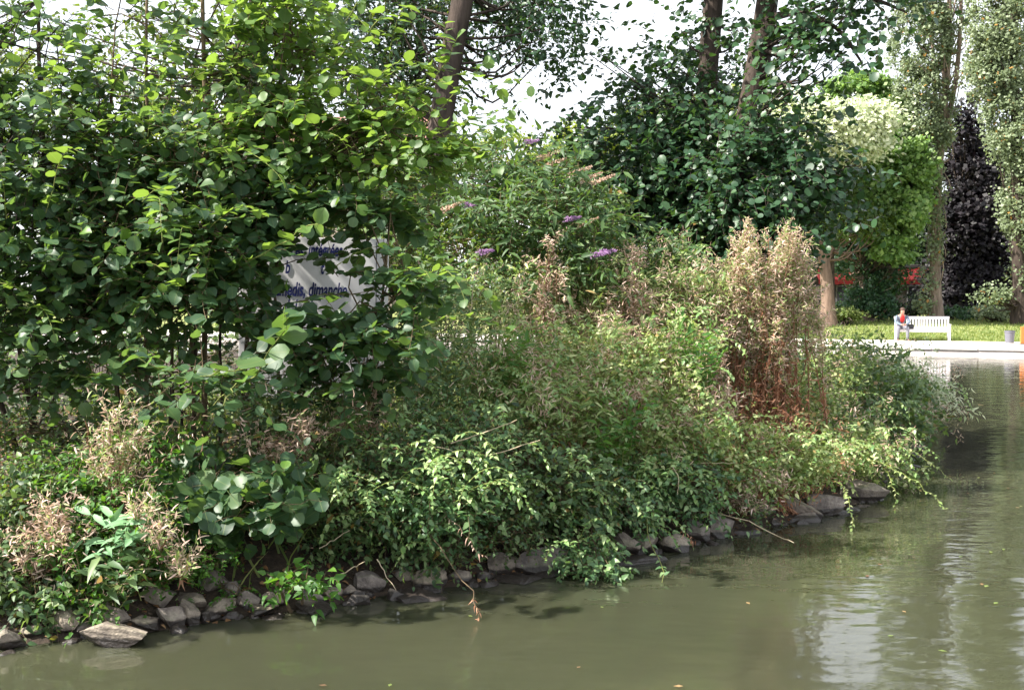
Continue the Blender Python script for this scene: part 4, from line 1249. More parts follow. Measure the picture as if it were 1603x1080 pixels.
# ------------------------------------------------------------------ undergrowth bushes
ub = [
    # name, label, base(u,D), blobs, style, seed, overrides
    ('weed_clump', 'low leafy weeds at the far left above the pale square rock', (20, 7.0), [(30, 790, 6.9, 70, 60, .3, 150), (30, 880, 6.6, 60, 50, .25, 110), (100, 770, 7.0, 50, 50, .3, 80), (60, 940, 6.45, 70, 26, .15, 70), (-60, 860, 6.7, 60, 100, .3, 100)], 'dark', 301, {}),
    ('weed_clump', 'mixed weeds round the pale seedling on the left bank', (140, 7.2), [(130, 740, 7.1, 60, 40, .3, 80), (200, 780, 6.9, 60, 40, .25, 80), (110, 850, 6.7, 50, 40, .2, 60), (220, 850, 6.7, 50, 30, .2, 50), (240, 700, 7.4, 70, 40, .3, 70), (130, 930, 6.5, 46, 22, .15, 44)], 'dark', 302, {'dry': 0.15, 'mat': 'nettle', 'size': .04}),
    ('ground_ivy', 'tiny leaved creeper on the soil above the left rocks', (280, 7.0), [(270, 890, 6.8, 60, 20, .2, 60), (330, 870, 6.9, 50, 20, .2, 40), (250, 870, 6.8, 30, 20, .2, 30), (370, 930, 6.9, 40, 12, .15, 22)], 'dark', 303, {'mat': 'nettle', 'size': .026, 'tl': .16}),
    ('bramble_bush', 'shaded bramble filling the hollow behind the round leaved sapling', (360, 8.2), [(330, 700, 8.0, 110, 50, .4, 110), (440, 690, 8.0, 80, 50, .4, 90), (480, 760, 7.7, 60, 60, .3, 80), (170, 680, 8.2, 110, 50, .4, 110), (40, 680, 8.2, 90, 50, .4, 90)], 'dark', 304, {}),
    ('nettle_clump', 'nettles at the foot of the notice board', (460, 8.2), [(450, 650, 8.0, 60, 40, .35, 40), (540, 660, 8.0, 60, 50, .35, 50), (400, 640, 8.2, 40, 40, .3, 24), (490, 620, 8.2, 60, 30, .3, 36)], 'nettle', 305, {'dry': 0.21, 'size': .06, 'mat': 'snow'}),
    ('dogwood_bush', 'shaded shrub leaning over the bank right of the dark hollow', (570, 7.9), [(540, 800, 7.5, 60, 50, .3, 90), (600, 820, 7.5, 60, 30, .25, 60), (560, 730, 7.8, 60, 50, .3, 80), (660, 850, 7.5, 50, 18, .2, 30), (500, 840, 7.6, 40, 24, .2, 24)], 'dark', 306, {}),
    ('snowberry_bush', 'bright arching shrub with small oval leaves below the pale canes', (670, 8.2), [(650, 730, 7.8, 70, 50, .35, 130), (700, 785, 7.6, 70, 40, .3, 110), (640, 785, 7.6, 60, 40, .3, 70), (740, 730, 7.9, 60, 50, .3, 90), (720, 670, 8.3, 70, 40, .35, 90)], 'snow', 307,
     {'extra': [dict(px=[(650, 800, 7.5), (690, 860, 7.1), (730, 915, 6.9), (750, 955, 6.75), (735, 990, 6.7), (712, 1012, 6.65)], r=.0045, mat='twig', leaves=34, size=.028, lmat='rust', ltpl='curl', t0=.5),
                dict(px=[(640, 780, 7.5), (690, 800, 7.3), (730, 840, 7.15), (755, 870, 7.1)], r=.003, leaves=22, size=.026, lmat='fluff', ltpl='curl', t0=.4)]}),
    ('snowberry_bush', 'broad rounded shrub of mid green oval leaves right of the pale canes', (830, 8.8), [(820, 720, 8.4, 70, 50, .35, 120), (860, 775, 8.2, 80, 40, .3, 110), (790, 785, 8.1, 50, 40, .3, 70), (900, 740, 8.4, 70, 50, .35, 100), (820, 805, 8.2, 60, 14, .2, 24)], 'snow', 308, {'mat': 'darkweed', 'size': .046}),
    ('snowberry_bush', 'leafy spray spilling between the flat rock and the water', (930, 8.6), [(920, 850, 8.0, 36, 26, .2, 40), (940, 895, 7.75, 40, 18, .12, 40), (900, 880, 7.8, 20, 16, .12, 14), (960, 790, 8.4, 60, 34, .3, 60)], 'snow', 309, {'facing': (-.2, -.6, 0), 'tl': .32}),
    ('privet_bush', 'glossy leaved shrub overhanging the dark rocks mid bank', (1030, 9.4), [(1010, 762, 9.0, 70, 30, .3, 100), (1080, 770, 9.0, 60, 26, .3, 70), (980, 750, 8.9, 60, 40, .3, 80), (1060, 740, 9.1, 70, 36, .3, 90), (1020, 820, 8.6, 22, 20, .12, 12)], 'snow', 310,
     {'extra': [dict(px=[(1000, 780, 8.7), (1015, 830, 8.3), (1030, 870, 8.0), (1036, 890, 7.8), (1040, 912, 7.6)], r=.005, mat='greentwig', leaves=16, size=.05, t0=.1),
                dict(px=[(1040, 800, 8.8), (1065, 830, 8.5), (1090, 848, 8.4)], r=.003, leaves=14, size=.03, lmat='rust', ltpl='curl', t0=.5)]}),
    ('weed_clump', 'yellow green weeds in the sun left of the tallest willowherb', (1000, 10), [(950, 620, 9.4, 80, 50, .4, 110), (1040, 600, 9.6, 80, 50, .4, 110), (980, 690, 9.1, 80, 36, .3, 90), (1080, 680, 9.3, 70, 40, .35, 85), (1060, 540, 10, 70, 40, .4, 110)], 'weed', 311, {'dry': 0.36, }),
    ('weed_clump', 'sunlit weeds between the first dry willowherb and the snowberries', (860, 9.6), [(790, 620, 9.0, 80, 50, .4, 105), (870, 640, 9.0, 80, 50, .4, 105), (750, 570, 9.2, 70, 50, .4, 85), (840, 560, 9.5, 80, 45, .4, 95), (930, 550, 9.8, 70, 45, .4, 110)], 'fine', 312, {'dry': 0.30, 'mat': 'weed'}),
    ('weed_clump', 'tall fine leaved weeds right of the notice board', (720, 9.6), [(690, 520, 9.3, 60, 60, .4, 120), (700, 620, 8.8, 70, 45, .35, 110), (640, 620, 8.6, 50, 45, .3, 70), (740, 480, 9.9, 70, 50, .4, 120), (650, 680, 8.4, 60, 30, .3, 70)], 'fine', 313, {'dry': 0.15, 'mat': 'snow', 'size': .045}),
    ('weed_clump', 'pale tangled weeds around the second dry willowherb', (980, 11), [(900, 470, 10.9, 70, 60, .5, 190), (990, 480, 10.8, 80, 60, .5, 210), (1070, 470, 11, 60, 60, .5, 150), (830, 480, 10.6, 60, 50, .5, 130)], 'fine', 314, {'dry': 0.46, }),
    ('leafy_bush', 'deep green bush between the butterfly bush and the tall willowherb', (1010, 11.8), [(990, 430, 12, 60, 60, .6, 130), (1060, 440, 12, 60, 70, .6, 140), (930, 340, 12, 50, 50, .5, 60), (1110, 470, 11.6, 50, 60, .5, 90), (900, 470, 12.2, 80, 60, .6, 120)], 'snow', 315, {'mat': 'darkweed', 'size': .06}),
    ('weed_clump', 'reddish weeds on the slope under the tallest willowherb', (1190, 10.6), [(1160, 700, 9.9, 80, 40, .4, 130), (1240, 720, 10, 70, 36, .35, 120), (1150, 745, 9.6, 70, 20, .3, 80), (1110, 720, 9.6, 50, 40, .3, 80)], 'weed', 316, {'dry': 0.61, 'drymat': 'rust', }),
    ('weed_clump', 'yellow sunlit weeds above the tilted pale rock', (1300, 11.4), [(1300, 708, 10.8, 70, 30, .4, 130), (1360, 700, 11.2, 60, 34, .4, 110), (1250, 735, 10.4, 50, 10, .25, 34), (1340, 716, 11.2, 60, 10, .25, 40), (1400, 740, 11.4, 40, 20, .3, 50)], 'weed', 317,
     {'dry': 0.21, 'extra': [dict(px=[(1290, 740, 10.0), (1320, 765, 9.6), (1332, 795, 9.4), (1335, 825, 9.3)], r=.004, leaves=22, size=.032, t0=.2),
                dict(px=[(1360, 720, 10.6), (1410, 740, 10.2), (1450, 765, 9.9), (1480, 798, 9.8)], r=.004, leaves=30, size=.036, t0=.1),
                dict(px=[(1390, 740, 10.3), (1400, 770, 10.0), (1402, 800, 9.9)], r=.003, leaves=16, size=.034, t0=.1)]}),
    ('tangled_bush', 'rounded tangled bush at the right tip of the island', (1370, 15), [(1320, 600, 14, 60, 40, .8, 150), (1390, 610, 14.5, 60, 40, .9, 160), (1350, 560, 15.5, 60, 24, .9, 110), (1400, 660, 13.2, 56, 34, .6, 130), (1310, 660, 12.6, 60, 36, .6, 130), (1440, 630, 15, 36, 30, .7, 80)], 'weed', 318,
     {'dry': 0.30, 'mat': 'darkweed', 'size': .062, 'tl': .5}),
    ('tangled_bush', 'cream tipped sprays reaching over the water at the island tip', (1420, 16), [(1440, 600, 15.4, 36, 24, .5, 50), (1470, 625, 14.6, 28, 14, .4, 24), (1400, 580, 16, 44, 16, .6, 44)], 'fine', 319,
     {'dry': 0.30, 'mat': 'cream', 'size': .07, 'tl': .5, 'extra': [dict(px=[(1390, 690, 12.6), (1430, 705, 12.0), (1462, 728, 11.7), (1487, 752, 11.6)], r=.004, leaves=30, size=.04, lmat='weed', t0=.2)]}),
    ('weed_clump', 'olive weeds right behind the tallest willowherb', (1290, 12.6), [(1290, 590, 12.2, 50, 40, .5, 90), (1240, 640, 11.4, 70, 40, .5, 100), (1262, 540, 13, 34, 40, .5, 50)], 'weed', 320, {'dry': 0.36, }),
    ('leafy_bush', 'shadowed foliage under the leaning trunk left of the butterfly bushes', (660, 11.5), [(650, 300, 11.5, 80, 50, .6, 90), (620, 380, 11.2, 60, 40, .5, 60), (560, 260, 12, 90, 60, .6, 90), (690, 440, 10.8, 50, 50, .5, 60)], 'snow', 321, {'mat': 'darkweed', 'size': .065, 'tl': .5}),
    ('leafy_bush', 'shaded foliage seen between the left alder stems', (180, 11), [(120, 560, 11, 160, 80, .8, 140), (330, 560, 11, 120, 80, .8, 120), (120, 380, 11.5, 160, 90, .8, 120), (330, 400, 11.5, 130, 90, .8, 110), (-80, 500, 11, 120, 160, .8, 90)], 'snow', 322, {'mat': 'darkweed', 'size': .07, 'tl': .55}),
    ('leafy_bush', 'thick undergrowth below the straight tree', (1160, 12.4), [(1150, 540, 12.2, 90, 70, .6, 140), (1200, 470, 13, 70, 60, .6, 80)], 'snow', 323, {'mat': 'darkweed', 'size': .06, 'tl': .5}),
    ('dark_creeper', 'dark small leaved creeper hanging above the flat rock', (780, 8.0), [(760, 820, 7.8, 70, 20, .2, 60), (800, 838, 7.8, 60, 12, .15, 40), (700, 860, 7.5, 40, 14, .15, 26), (1180, 790, 9.4, 40, 16, .2, 30)], 'dark', 324, {'size': .03}),
    ('shore_sprout', 'small leafy sprout on the rocks left of the sloping brown stone', (480, 6.95), [(480, 905, 6.72, 46, 14, .1, 16), (450, 910, 6.72, 22, 12, .1, 8)], 'snow', 325, {'mat': 'nettle', 'size': .055, 'tl': .2, 'per': 7}),
]
for name, lb, (u, D), bl, sty, sd, ov in ub:
    if sd in (307, 308, 309, 310, 306, 311, 313, 312, 314, 316, 317, 318, 315):
        ov.setdefault('sprays', {307: 30, 308: 18, 310: 16, 309: 5, 317: 22, 318: 30, 311: 26, 312: 24}.get(sd, 14))
    plant(name, lb, 'bush' if 'bush' in name else 'plant', gi(u, D), bl, sty, sd, **ov)

# ------------------------------------------------------------------ dry willowherbs
def willowherb(label, base, tops, seed, nst=8, spread=.25, rust=.45, fl=700, leaf=300, size=.05, name='dry_willowherb'):
    """tops: (u,v,D,ru,rv,rd) zone of the seed heads; stems rise from base to there"""
    rng = np.random.default_rng(seed)
    th = Thing(name, label, 'plant', base)
    st = []
    for i in range(nst):
        t = tops[i % len(tops)]
        p, _ = blob_points(P(*t[:3]), np.array([px(t[3], t[2]), t[5], px(t[4], t[2])]), 1, rng, .3)
        b0 = base + np.array([rng.normal(0, spread), rng.normal(0, spread * .5), 0])
        b0[2] = zt(b0[0], b0[1])
        mid = b0 * .5 + p[0] * .5 + rng.normal(0, .05, 3) * [1, 1, 0]
        st.append(polyline([b0, mid, p[0]], 14, .008, rng))
    st = np.array(st)
    for i in range(min(nst, 12)):
        th.stem(st[i], .008, .003, M['rusttwig'], sides=5)
    if nst > 12:
        th.tubes(st[12:], .007, .0025, M['rusttwig'], 'side_stems', 4)
    # rust leaves hanging on the lower half
    n = int(nst * 70 * rust * 2)
    k = rng.integers(0, nst, n); t = rng.beta(1.6, 2.4, n) * .75 * 13
    i = t.astype(int); f = (t - i)[:, None]
    p = st[k, i] * (1 - f) + st[k, i + 1] * f
    yd = rng.normal(0, .6, (n, 3)) + [0, 0, -1.0]
    th.leaves(p + rng.normal(0, .012, p.shape), yd, rng.normal(size=(n, 3)), rng.uniform(.03, .075, n), M['rust'], rng, 'curl', 'dead_leaves')
    # side shoots on the upper half
    m_ = nst * 12
    k = rng.integers(0, nst, m_); t = rng.uniform(.45, .98, m_) * 13
    i = t.astype(int); f = (t - i)[:, None]
    s = st[k, i] * (1 - f) + st[k, i + 1] * f
    d = rng.normal(0, .45, (m_, 3)) + [0, 0, 1.3]
    tp = twigs(s, d, rng.uniform(.12, .32, m_), 4, rng, .1, .3)
    th.tubes(tp, .0022, .001, M['cane'], 'side_shoots')
    pos, yd, nm = leaf_sites(tp, max(4, fl // m_ + 3), rng, .7, .3, (-.3, -.3, .2), .55, t0=.25)
    pos = pos + rng.normal(0, .018, pos.shape)
    th.leaves(pos, yd, nm, rng.uniform(.018, .05, len(pos)), M['fluff'], rng, 'fluff', 'seed_fluff', width=np.full(len(pos), 2.3))
    pos, yd, nm = leaf_sites(tp, max(3, leaf // m_ + 2), rng, .8, .5, (-.1, -.3, 0), .5, t0=.0)
    th.leaves(pos, yd, nm, size * rng.uniform(.6, 1.2, len(pos)), M['weed'], rng, 'lance', 'green_leaves')
    return th
willowherb('tallest dry willowherb with rusty lower stems standing above the island slope', gi(1195, 11.0),
           [(1200, 400, 10.8, 46, 50, .3), (1225, 365, 10.8, 34, 16, .2), (1160, 400, 10.8, 20, 40, .2), (1255, 410, 10.9, 22, 50, .2), (1240, 430, 10.9, 36, 60, .3), (1160, 440, 10.9, 34, 60, .3), (1210, 480, 10.8, 60, 60, .35), (1185, 365, 10.8, 30, 20, .2), (1235, 385, 10.9, 34, 30, .2), (1262, 450, 11, 20, 60, .2)], 401, nst=54, spread=.30, rust=.65, fl=13000, leaf=9000)
willowherb('grey dry willowherb leaning left of the tallest one', gi(1125, 11.6), [(1115, 420, 11.6, 30, 36, .3), (1100, 460, 11.5, 30, 40, .3)], 402, nst=10, fl=2500, leaf=1200)
willowherb('single dry willowherb spire in front of the butterfly bushes', gi(845, 10.2), [(862, 385, 10.1, 8, 16, .05), (850, 440, 10.1, 36, 26, .2), (880, 430, 10.1, 26, 20, .2), (850, 540, 9.9, 16, 50, .15)], 403, nst=12, spread=.12, fl=3000, leaf=400)
willowherb('beige topped willowherb in the middle of the slope', gi(985, 10.4), [(988, 410, 10.5, 6, 14, .05), (985, 450, 10.3, 40, 22, .25), (1020, 470, 10.3, 34, 26, .2), (970, 530, 10.0, 40, 40, .2), (1040, 520, 10.2, 40, 40, .2)], 404, nst=26, fl=9000, leaf=900)
willowherb('dry beige willowherb at the right of the notice board foot', gi(548, 8.3), [(560, 620, 8.0, 26, 26, .12), (580, 600, 8.0, 8, 12, .05), (545, 660, 7.9, 26, 26, .12)], 405, nst=9, spread=.1, rust=.8, fl=1500, leaf=100)
willowherb('dry brown tangle left of the notice board foot', gi(440, 8.0), [(440, 690, 7.6, 50, 24, .15), (470, 670, 7.6, 34, 20, .12), (420, 720, 7.5, 40, 12, .1)], 406, nst=9, spread=.15, rust=.3, fl=1300, leaf=200)
willowherb('feathery dry seed spires above the pale seedling', gi(185, 7.2), [(178, 660, 6.8, 8, 20, .05), (150, 700, 6.8, 26, 16, .08), (125, 650, 6.9, 14, 10, .05), (150, 740, 6.75, 10, 20, .05), (225, 690, 6.85, 20, 20, .08)], 407, nst=7, spread=.07, rust=.2, fl=500, leaf=500, size=.05)
willowherb('orange and beige dry stems lying out over the left bank', gi(95, 6.9), [(80, 860, 6.5, 50, 26, .1), (50, 905, 6.4, 26, 16, .08), (100, 830, 6.55, 26, 20, .08)], 408, nst=10, spread=.12, rust=.8, fl=1300, leaf=300)
willowherb('thin whitish dry stem arching down to the left rocks', gi(215, 6.9), [(235, 800, 6.5, 26, 14, .06), (265, 850, 6.4, 20, 20, .06), (285, 910, 6.35, 8, 12, .04)], 409, nst=6, spread=.06, rust=.1, fl=420, leaf=300, size=.05)
willowherb('pinkish dry seed heads low on the slope by the tallest willowherb', gi(1125, 10.0), [(1130, 630, 9.7, 40, 14, .15), (1090, 640, 9.6, 30, 14, .15), (1050, 660, 9.4, 30, 14, .15)], 410, nst=12, spread=.25, rust=.3, fl=1500, leaf=300)
willowherb('rust speckled dry plants on the bank edge above the tilted rock', gi(1200, 9.9), [(1200, 770, 9.5, 60, 18, .15), (1150, 800, 9.2, 40, 12, .12), (1240, 700, 10, 60, 16, .2)], 411, nst=14, spread=.35, rust=.9, fl=900, leaf=500)

willowherb('pale fluffy dry plant between the first willowherb and the beige topped one', gi(930, 10.6), [(925, 500, 10.2, 34, 40, .2), (900, 560, 9.9, 40, 30, .2), (960, 580, 9.9, 40, 24, .2)], 412, nst=16, spread=.25, rust=.5, fl=4500, leaf=700)
willowherb('faded dry plant low in the middle of the weedy slope', gi(870, 9.6), [(850, 620, 9.0, 40, 24, .2), (910, 610, 9.1, 50, 24, .2), (1000, 640, 9.2, 40, 20, .2)], 413, nst=16, spread=.3, rust=.6, fl=3600, leaf=500)
willowherb('dry plant just left of the rusty stems with pale seed heads', gi(1080, 10.8), [(1070, 470, 10.9, 30, 40, .25), (1095, 540, 10.5, 30, 30, .2)], 414, nst=16, spread=.25, rust=.5, fl=4200, leaf=700)

ups = [('tall narrow leaved weeds standing left of the first dry willowherb', 770, 10.0, [(770, 470, 9.9, 26, 40, .2, 26)], 'fine'),
       ('cluster of upright leafy stems between the two middle willowherbs', 920, 10.4, [(925, 450, 10.4, 24, 34, .2, 22)], 'fine'),
       ('upright nettles half way down the slope', 800, 9.2, [(800, 590, 8.9, 30, 34, .2, 22)], 'nettle'),
       ('upright pale weeds just right of the notice board', 650, 9.0, [(655, 540, 8.8, 24, 44, .15, 22)], 'fine'),
       ('bright green upright herbs left of the rusty stems', 1080, 9.8, [(1085, 590, 9.6, 30, 30, .2, 26)], 'nettle'),
       ('leafy stems rising above the spilling leaf spray', 960, 8.9, [(965, 700, 8.8, 26, 36, .15, 20)], 'nettle'),
       ('wispy upright weeds at the crest behind the rounded tip bush', 1330, 13.5, [(1335, 560, 13.4, 26, 34, .3, 24)], 'fine'),
       ('tall leafy weeds behind the beige topped willowherb', 1040, 11, [(1045, 420, 11, 24, 36, .2, 24)], 'bud')]
for k, (lb, u, D, bl, sty) in enumerate(ups):
    plant('tall_weed', lb, 'plant', gi(u, D), bl, sty, 601 + k, mix=(.15, 1.4, .25), tl=.55, up=.6, stem_r=.005, branch_frac=.8)

# pale dry canes
canes = [('upper pale cane lying across the snowberries', [(706, 694, 7.8), (760, 676, 7.7), (810, 657, 7.6)], .006),
         ('longer pale cane slanting below the upper one', [(735, 722, 7.7), (790, 706, 7.6), (846, 689, 7.5)], .006),
         ('thin pale cane running back left under the other two', [(640, 710, 7.7), (690, 700, 7.6), (735, 722, 7.6)], .004),
         ('straight pale cane pointing down over the water right of the dark rocks', [(1110, 800, 9.0), (1170, 815, 8.7), (1215, 838, 8.5), (1243, 850, 8.4)], .005),
         ('short dry cane crossing the dark bank above the sloping stone', [(500, 858, 7.2), (525, 843, 7.2), (548, 828, 7.2)], .004),
         ('thin cane dropping between the two brown stones', [(590, 875, 7.1), (605, 900, 7.05), (620, 922, 7.0)], .004),
         ('knobbly reddish cane poking right above the dark wet rock', [(520, 906, 6.95), (550, 890, 6.95), (572, 879, 6.95)], .005),
         ('pale horizontal stalk above the glossy leaved shrub', [(1065, 728, 9.0), (1110, 724, 9.0), (1150, 724, 9.0)], .004),
         ('curved pale stalk on the glossy leaved shrub', [(1052, 728, 8.6), (1062, 750, 8.6), (1060, 775, 8.6)], .005),
         ('long thin cane sloping through the weeds right of the board', [(750, 515, 8.9), (790, 488, 8.9), (830, 462, 8.9)], .004),
         ('upright pale stalk by the first dry willowherb', [(735, 495, 8.8), (740, 460, 8.8), (743, 430, 8.8)], .004)]
for k, (lb, pp, r) in enumerate(canes):
    pts = polyline([P(*q) for q in pp], 10, .004, np.random.default_rng(k))
    t_ = Thing('dry_cane', lb, 'cane', pts[0])
    t_.part('stalk', tubes_mesh('stalk', pts[None], np.linspace(r, r * .5, 10)[None], 6, M['cane'], t_.base))

# ------------------------------------------------------------------ ground cover on the island (uncountable)
rng = np.random.default_rng(77)
def scatter_ground(n, dmin, dmax, xr, yr):
    out = []
    x = rng.uniform(*xr, n * 4); y = rng.uniform(*yr, n * 4)
    d = sdist(x, y); ok = (d > dmin) & (d < dmax)
    x, y = x[ok][:n], y[ok][:n]
    return np.stack([x, y, zt(x, y)], -1)
p = scatter_ground(26000, .05, 8, (-6, 9), (4.5, 24))
k = len(p)
me = leaves_mesh('leaf_litter', 'ovate', p + [0, 0, .012], rng.normal(0, 1, (k, 3)) * [1, 1, .25], np.array([0, 0, 1]) + rng.normal(0, .3, (k, 3)), rng.uniform(.03, .07, k), M['litter'], rng, np.zeros(3))
o = bpy.data.objects.new('leaf_litter', me); COL.objects.link(o); o['kind'] = 'stuff'; o['label'] = 'brown dead leaves lying on the island soil'; o['category'] = 'leaf litter'
p = scatter_ground(9000, .25, 9, (-6, 9), (4.5, 24))
tp = twigs(p, np.array([0, 0, 1.]) + rng.normal(0, .4, p.shape), rng.uniform(.08, .3, len(p)), 3, rng, .2, .4)
pos, yd, nm = leaf_sites(tp, 6, rng, .9, .8, (-.1, -.3, 0), .4)
me = leaves_mesh('ground_cover', 'ovate', pos, yd, nm, rng.uniform(.02, .045, len(pos)), M['darkweed'], rng, np.zeros(3))
o = bpy.data.objects.new('ground_cover', me); COL.objects.link(o); o['kind'] = 'stuff'; o['label'] = 'low green plants covering the island soil under the bushes'; o['category'] = 'ground cover'
p = scatter_ground(5000, .3, 8, (-4, 8), (5.5, 20))
kk = len(p)
me = leaves_mesh('undergrowth_grass', 'blade', p, np.array([0, 0, 1.]) + rng.normal(0, .35, (kk, 3)), rng.normal(size=(kk, 3)), rng.uniform(.2, .5, kk), M['grass'], rng, np.zeros(3))
o = bpy.data.objects.new('undergrowth_grass', me); COL.objects.link(o); o['kind'] = 'stuff'; o['label'] = 'thin grass blades standing among the island weeds'; o['category'] = 'grass'

# ------------------------------------------------------------------ shore rocks
m, nt, bs = newmat('shore_rock')
n1 = noise(nt, 9, 8, 0.7); n2 = noise(nt, 2.2, 3, 0.5); n3 = noise(nt, 45, 3, 0.6)
oi = nt.nodes.new('ShaderNodeObjectInfo')
c1 = ramp(nt, n1, [(0.3, (0.055, 0.045, 0.042)), (0.45, (0.17, 0.145, 0.125)), (0.55, (0.25, 0.215, 0.18)), (0.70, (0.40, 0.35, 0.29))])
tint = ramp(nt, oi.outputs['Random'], [(0, (0.80, 0.79, 0.84)), (0.5, (1.0, 0.96, 0.92)), (1, (1.25, 1.2, 1.1))])
c1 = mixc(nt, 1.0, c1, tint, 'MULTIPLY')
geo = nt.nodes.new('ShaderNodeNewGeometry'); sp_ = nt.nodes.new('ShaderNodeSeparateXYZ'); nt.links.new(geo.outputs['Position'], sp_.inputs[0])
sn = nt.nodes.new('ShaderNodeSeparateXYZ'); nt.links.new(geo.outputs['Normal'], sn.inputs[0])
moss = math_node(nt, 'MULTIPLY', ramp(nt, n2, [(0.5, (0, 0, 0)), (0.62, (1, 1, 1))]), math_node(nt, 'MULTIPLY', sn.outputs[2], 0.6, True), True)
c1 = mixc(nt, moss, c1, (0.07, 0.09, 0.03))
wl = math_node(nt, 'ADD', sp_.outputs[2], math_node(nt, 'MULTIPLY', n1, 0.03))
wet = ramp(nt, math_node(nt, 'MULTIPLY', wl, 8.0), [(0.0, (1, 1, 1)), (0.50, (1, 1, 1)), (0.62, (0, 0, 0))])
c1 = mixc(nt, wet, c1, (0.035, 0.028, 0.024))
nt.links.new(c1, bs.inputs['Base Color'])
rr_ = math_node(nt, 'SUBTRACT', 0.85, math_node(nt, 'MULTIPLY', wet, 0.5)); nt.links.new(rr_, bs.inputs['Roughness'])
hh = math_node(nt, 'ADD', n1, math_node(nt, 'MULTIPLY', n3, 0.4))
bump(nt, bs, hh, 0.8, 0.025)
rockm = m
def rock(name, label, u, v, w, h, seed, depth=None, tilt=0, flat=1.0, dz=0):
    rng = np.random.default_rng(seed)
    pb = ground(u, v + h / 2 - 1)
    D = pb[1]
    g_ = 1.4 if u > 760 else 1.15
    W, H = px(w * g_, D) / 2, px(h * g_, D) / 2
    dep = depth if depth else W * rng.uniform(.7, 1.0)
    bm = bmesh.new(); bmesh.ops.create_icosphere(bm, subdivisions=4, radius=1)
    co = np.array([v_.co[:] for v_ in bm.verts])
    for _ in range(15):
        nn = nrm(rng.normal(size=3)); off = rng.uniform(.40, .72)
        d = co @ nn - off
        co = np.where((d > 0)[:, None], co - nn * d[:, None] * .98, co)
    ph = rng.uniform(0, 6, 6)
    co = co * (1 + .035 * np.sin(co[:, 0:1] * 5 + ph[0] + 2 * co[:, 2:3]) + .025 * np.sin(co[:, 1:2] * 9 + ph[1] + 3 * co[:, 0:1]) + .012 * np.sin(co[:, 2:3] * 21 + ph[2] + 8 * co[:, 0:1]))
    co = co / np.abs(co).max(0)
    co = co * [W * 1.05, dep, H * 1.12]
    a = math.radians(tilt); ca, sa = math.cos(a), math.sin(a)
    x, z = co[:, 0] * ca + co[:, 2] * sa, -co[:, 0] * sa + co[:, 2] * ca
    co = np.stack([x, co[:, 1], z], -1)
    for v_, c in zip(bm.verts, co): v_.co = c
    c = P(u, v, D + dep * .45)
    me = bpy.data.meshes.new('rock'); bm.to_mesh(me); bm.free(); me.materials.append(rockm)
    o = bpy.data.objects.new('rock', me); COL.objects.link(o); o.location = c + np.array([0, 0, dz])
    o['label'] = label; o['category'] = 'rock'; o['group'] = 'rocks lining the island shore'
    return o
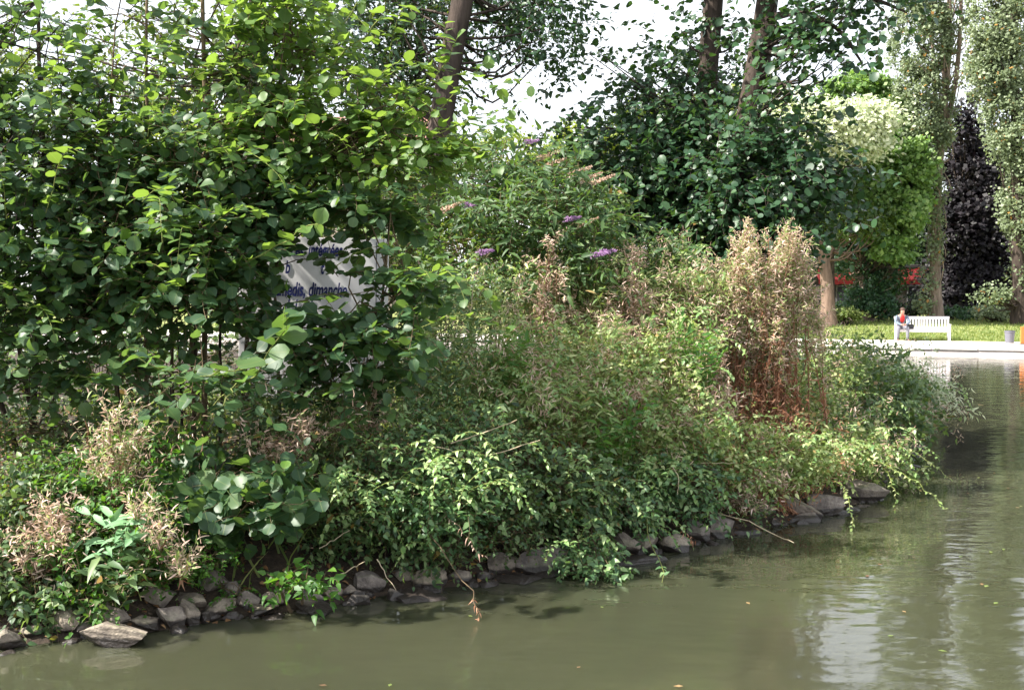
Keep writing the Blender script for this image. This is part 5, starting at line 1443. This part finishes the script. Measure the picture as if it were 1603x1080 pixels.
rocks = [
    ('pale square rock at the left edge of the waterline', 10, 1003, 56, 40, 0), ('flat pale rock right of the square one at the left edge', 46, 988, 38, 20, -5),
    ('big round grey rock near the left weeds', 102, 970, 54, 44, 0), ('narrow dark rock leaning on the big round grey one', 143, 966, 22, 32, 20),
    ('small dark rock above the narrow leaning one', 160, 944, 30, 26, 0), ('brown rock behind the mossy dome', 180, 967, 40, 34, 0),
    ('small pale topped rock left of the mossy dome', 141, 991, 34, 24, -12), ('wide mossy dome shaped rock in the shallows', 188, 994, 92, 42, 0),
    ('knobbly rock right of the mossy dome', 228, 973, 42, 24, 0), ('dark oval rock under the broad leaved herb', 251, 933, 50, 34, 0),
    ('notched light rock right of the dark oval', 270, 966, 54, 36, 8), ('steep pale rock beside the notched one', 295, 960, 38, 44, 25),
    ('rock touched by the tip of the whitish stem', 300, 940, 44, 22, 12), ('long light slab rising to the right', 343, 953, 54, 26, -22),
    ('bluish grey rock set high in the dark bank', 332, 912, 50, 34, 8), ('upright dark rock beside the bluish grey one', 364, 922, 22, 32, 15),
    ('blocky pale rock right of the rising slab', 385, 941, 38, 27, 5), ('low sloping rock below the blocky one', 406, 957, 54, 26, -18),
    ('rounded grey rock under the small leafy sprout', 436, 938, 42, 27, 5), ('small wet stone at the water below the sloping rock', 424, 971, 40, 12, 0),
    ('brown triangular rock right of the leafy sprout', 486, 935, 44, 30, 10), ('dark wet rock sloping into the water', 500, 954, 66, 24, 8),
    ('small rock with a pale ridge behind the dark wet one', 521, 930, 32, 20, 8), ('small round brown stone by the hollow', 549, 926, 24, 18, 0),
    ('dull purple stone at the bottom of the hollow', 562, 943, 32, 22, 0), ('smooth sloping brown stone above the hollow', 580, 908, 44, 36, 32),
    ('small stone with a light top at the cane foot', 616, 934, 34, 22, 0), ('dark rock in shade between the two canes', 634, 900, 46, 24, 12),
    ('brown rock with a bright lower edge under the trailing twig', 664, 912, 62, 38, -14), ('long dark wet rock at the water under the bright edged one', 652, 936, 96, 22, 0),
    ('rock crossed by the trailing red leaved twig', 722, 906, 48, 28, 5), ('blunt brown rock left of the flat topped one', 786, 884, 38, 38, 10),
    ('flat topped light brown rock, most exposed mid shore', 852, 880, 62, 36, 10), ('low dark rock at the water left of the flat topped one', 800, 908, 80, 18, 0),
    ('wet ledge at the foot of the flat topped rock', 854, 902, 56, 14, 0), ('light brown rock right of the spilling leaf spray', 938, 878, 38, 26, 12),
    ('dark rock with a grassy cap', 972, 853, 42, 28, 0), ('brown rock behind the hanging green twig', 1004, 856, 38, 26, 0),
    ('low reddish rock at the water under the hanging green twig', 1000, 878, 70, 16, 0), ('dark rock under the glossy leaved shrub', 1046, 855, 46, 26, 0),
    ('brown rock behind the short red leaved twig', 1093, 830, 36, 30, 0), ('rounded olive rock right of the short red leaved twig', 1122, 828, 42, 30, 0),
    ('low grey rock just left of the long pale cane tip', 1166, 834, 54, 16, 4), ('small dark rock above the long pale cane', 1192, 796, 32, 24, 0),
    ('pale tilted slab rock, brightest on the right shore', 1242, 790, 56, 24, 28), ('low rock in the water below the pale tilted slab', 1258, 815, 56, 16, -8),
    ('brown mottled rock right of the pale tilted slab', 1290, 791, 48, 26, 5), ('wide rugged rock at the end of the shore row', 1342, 770, 66, 30, -6),
    ('small wet rock under the rugged one', 1304, 804, 36, 12, 0), ('small pinkish rock out at the island tip', 1428, 704, 30, 12, 6), ('low dark rock below the pinkish tip one', 1420, 730, 38, 12, 0),
]
for k, (lb, u, v, w, h, t) in enumerate(rocks):
    rock('rock', lb, u, v, w, h, 500 + k, tilt=t)
# small rubble between
rng = np.random.default_rng(9)
Vs, Ls = [], []
xs = rng.uniform(-6, 6, 4000); ys = rng.uniform(4.5, 16, 4000); d = sdist(xs, ys); ok = (d > -.12) & (d < .22)
xs, ys = xs[ok][:520], ys[ok][:520]
bm = bmesh.new()
for x, y in zip(xs, ys):
    r = rng.uniform(.03, .075)
    mt = Matrix.Translation((x, y, float(zt(x, y)) + .01)) @ Matrix.Rotation(rng.uniform(0, 6), 4, 'Z') @ Matrix.Diagonal((r * 1.3, r, r * .7, 1))
    g = bmesh.ops.create_icosphere(bm, subdivisions=2, radius=1)
    for v_ in g['verts']:
        c = v_.co
        v_.co = mt @ (c * (1 + .25 * math.sin(c.x * 3 + x * 40) * math.cos(c.y * 4 + y * 30)))
me = bpy.data.meshes.new('rubble'); bm.to_mesh(me); bm.free(); me.materials.append(rockm)
o = bpy.data.objects.new('rubble', me); COL.objects.link(o); o['kind'] = 'stuff'; o['label'] = 'small stones wedged between the shore rocks'; o['category'] = 'rubble'

# ------------------------------------------------------------------ floating leaves
fr = np.random.default_rng(31)
V, Fc, UV = T['oval']
fm = raw_mesh('floating_leaf', V * [1, 1, .15], np.concatenate([np.array(q) for q in Fc]), [len(q) for q in Fc], M['litter'])
fm2 = raw_mesh('floating_leaf', V * [1, 1, .15], np.concatenate([np.array(q) for q in Fc]), [len(q) for q in Fc], M['grass'])
i = 0
while i < 34:
    x, y = fr.uniform(-2.5, 6), fr.uniform(5, 13)
    d = float(sdist(x, y))
    if -2.6 < d < -.12 and x / y < .47:
        o = bpy.data.objects.new('floating_leaf', fm if fr.random() < .5 else fm2); COL.objects.link(o)
        o.location = (x, y, .006); o.rotation_euler = (0, 0, fr.uniform(0, 6.28)); k_ = fr.uniform(.025, .055); o.scale = (k_, k_, k_)
        o['label'] = 'small fallen leaf floating on the pond near the bank'; o['category'] = 'leaf'; o['group'] = 'leaves floating on the water'
        i += 1
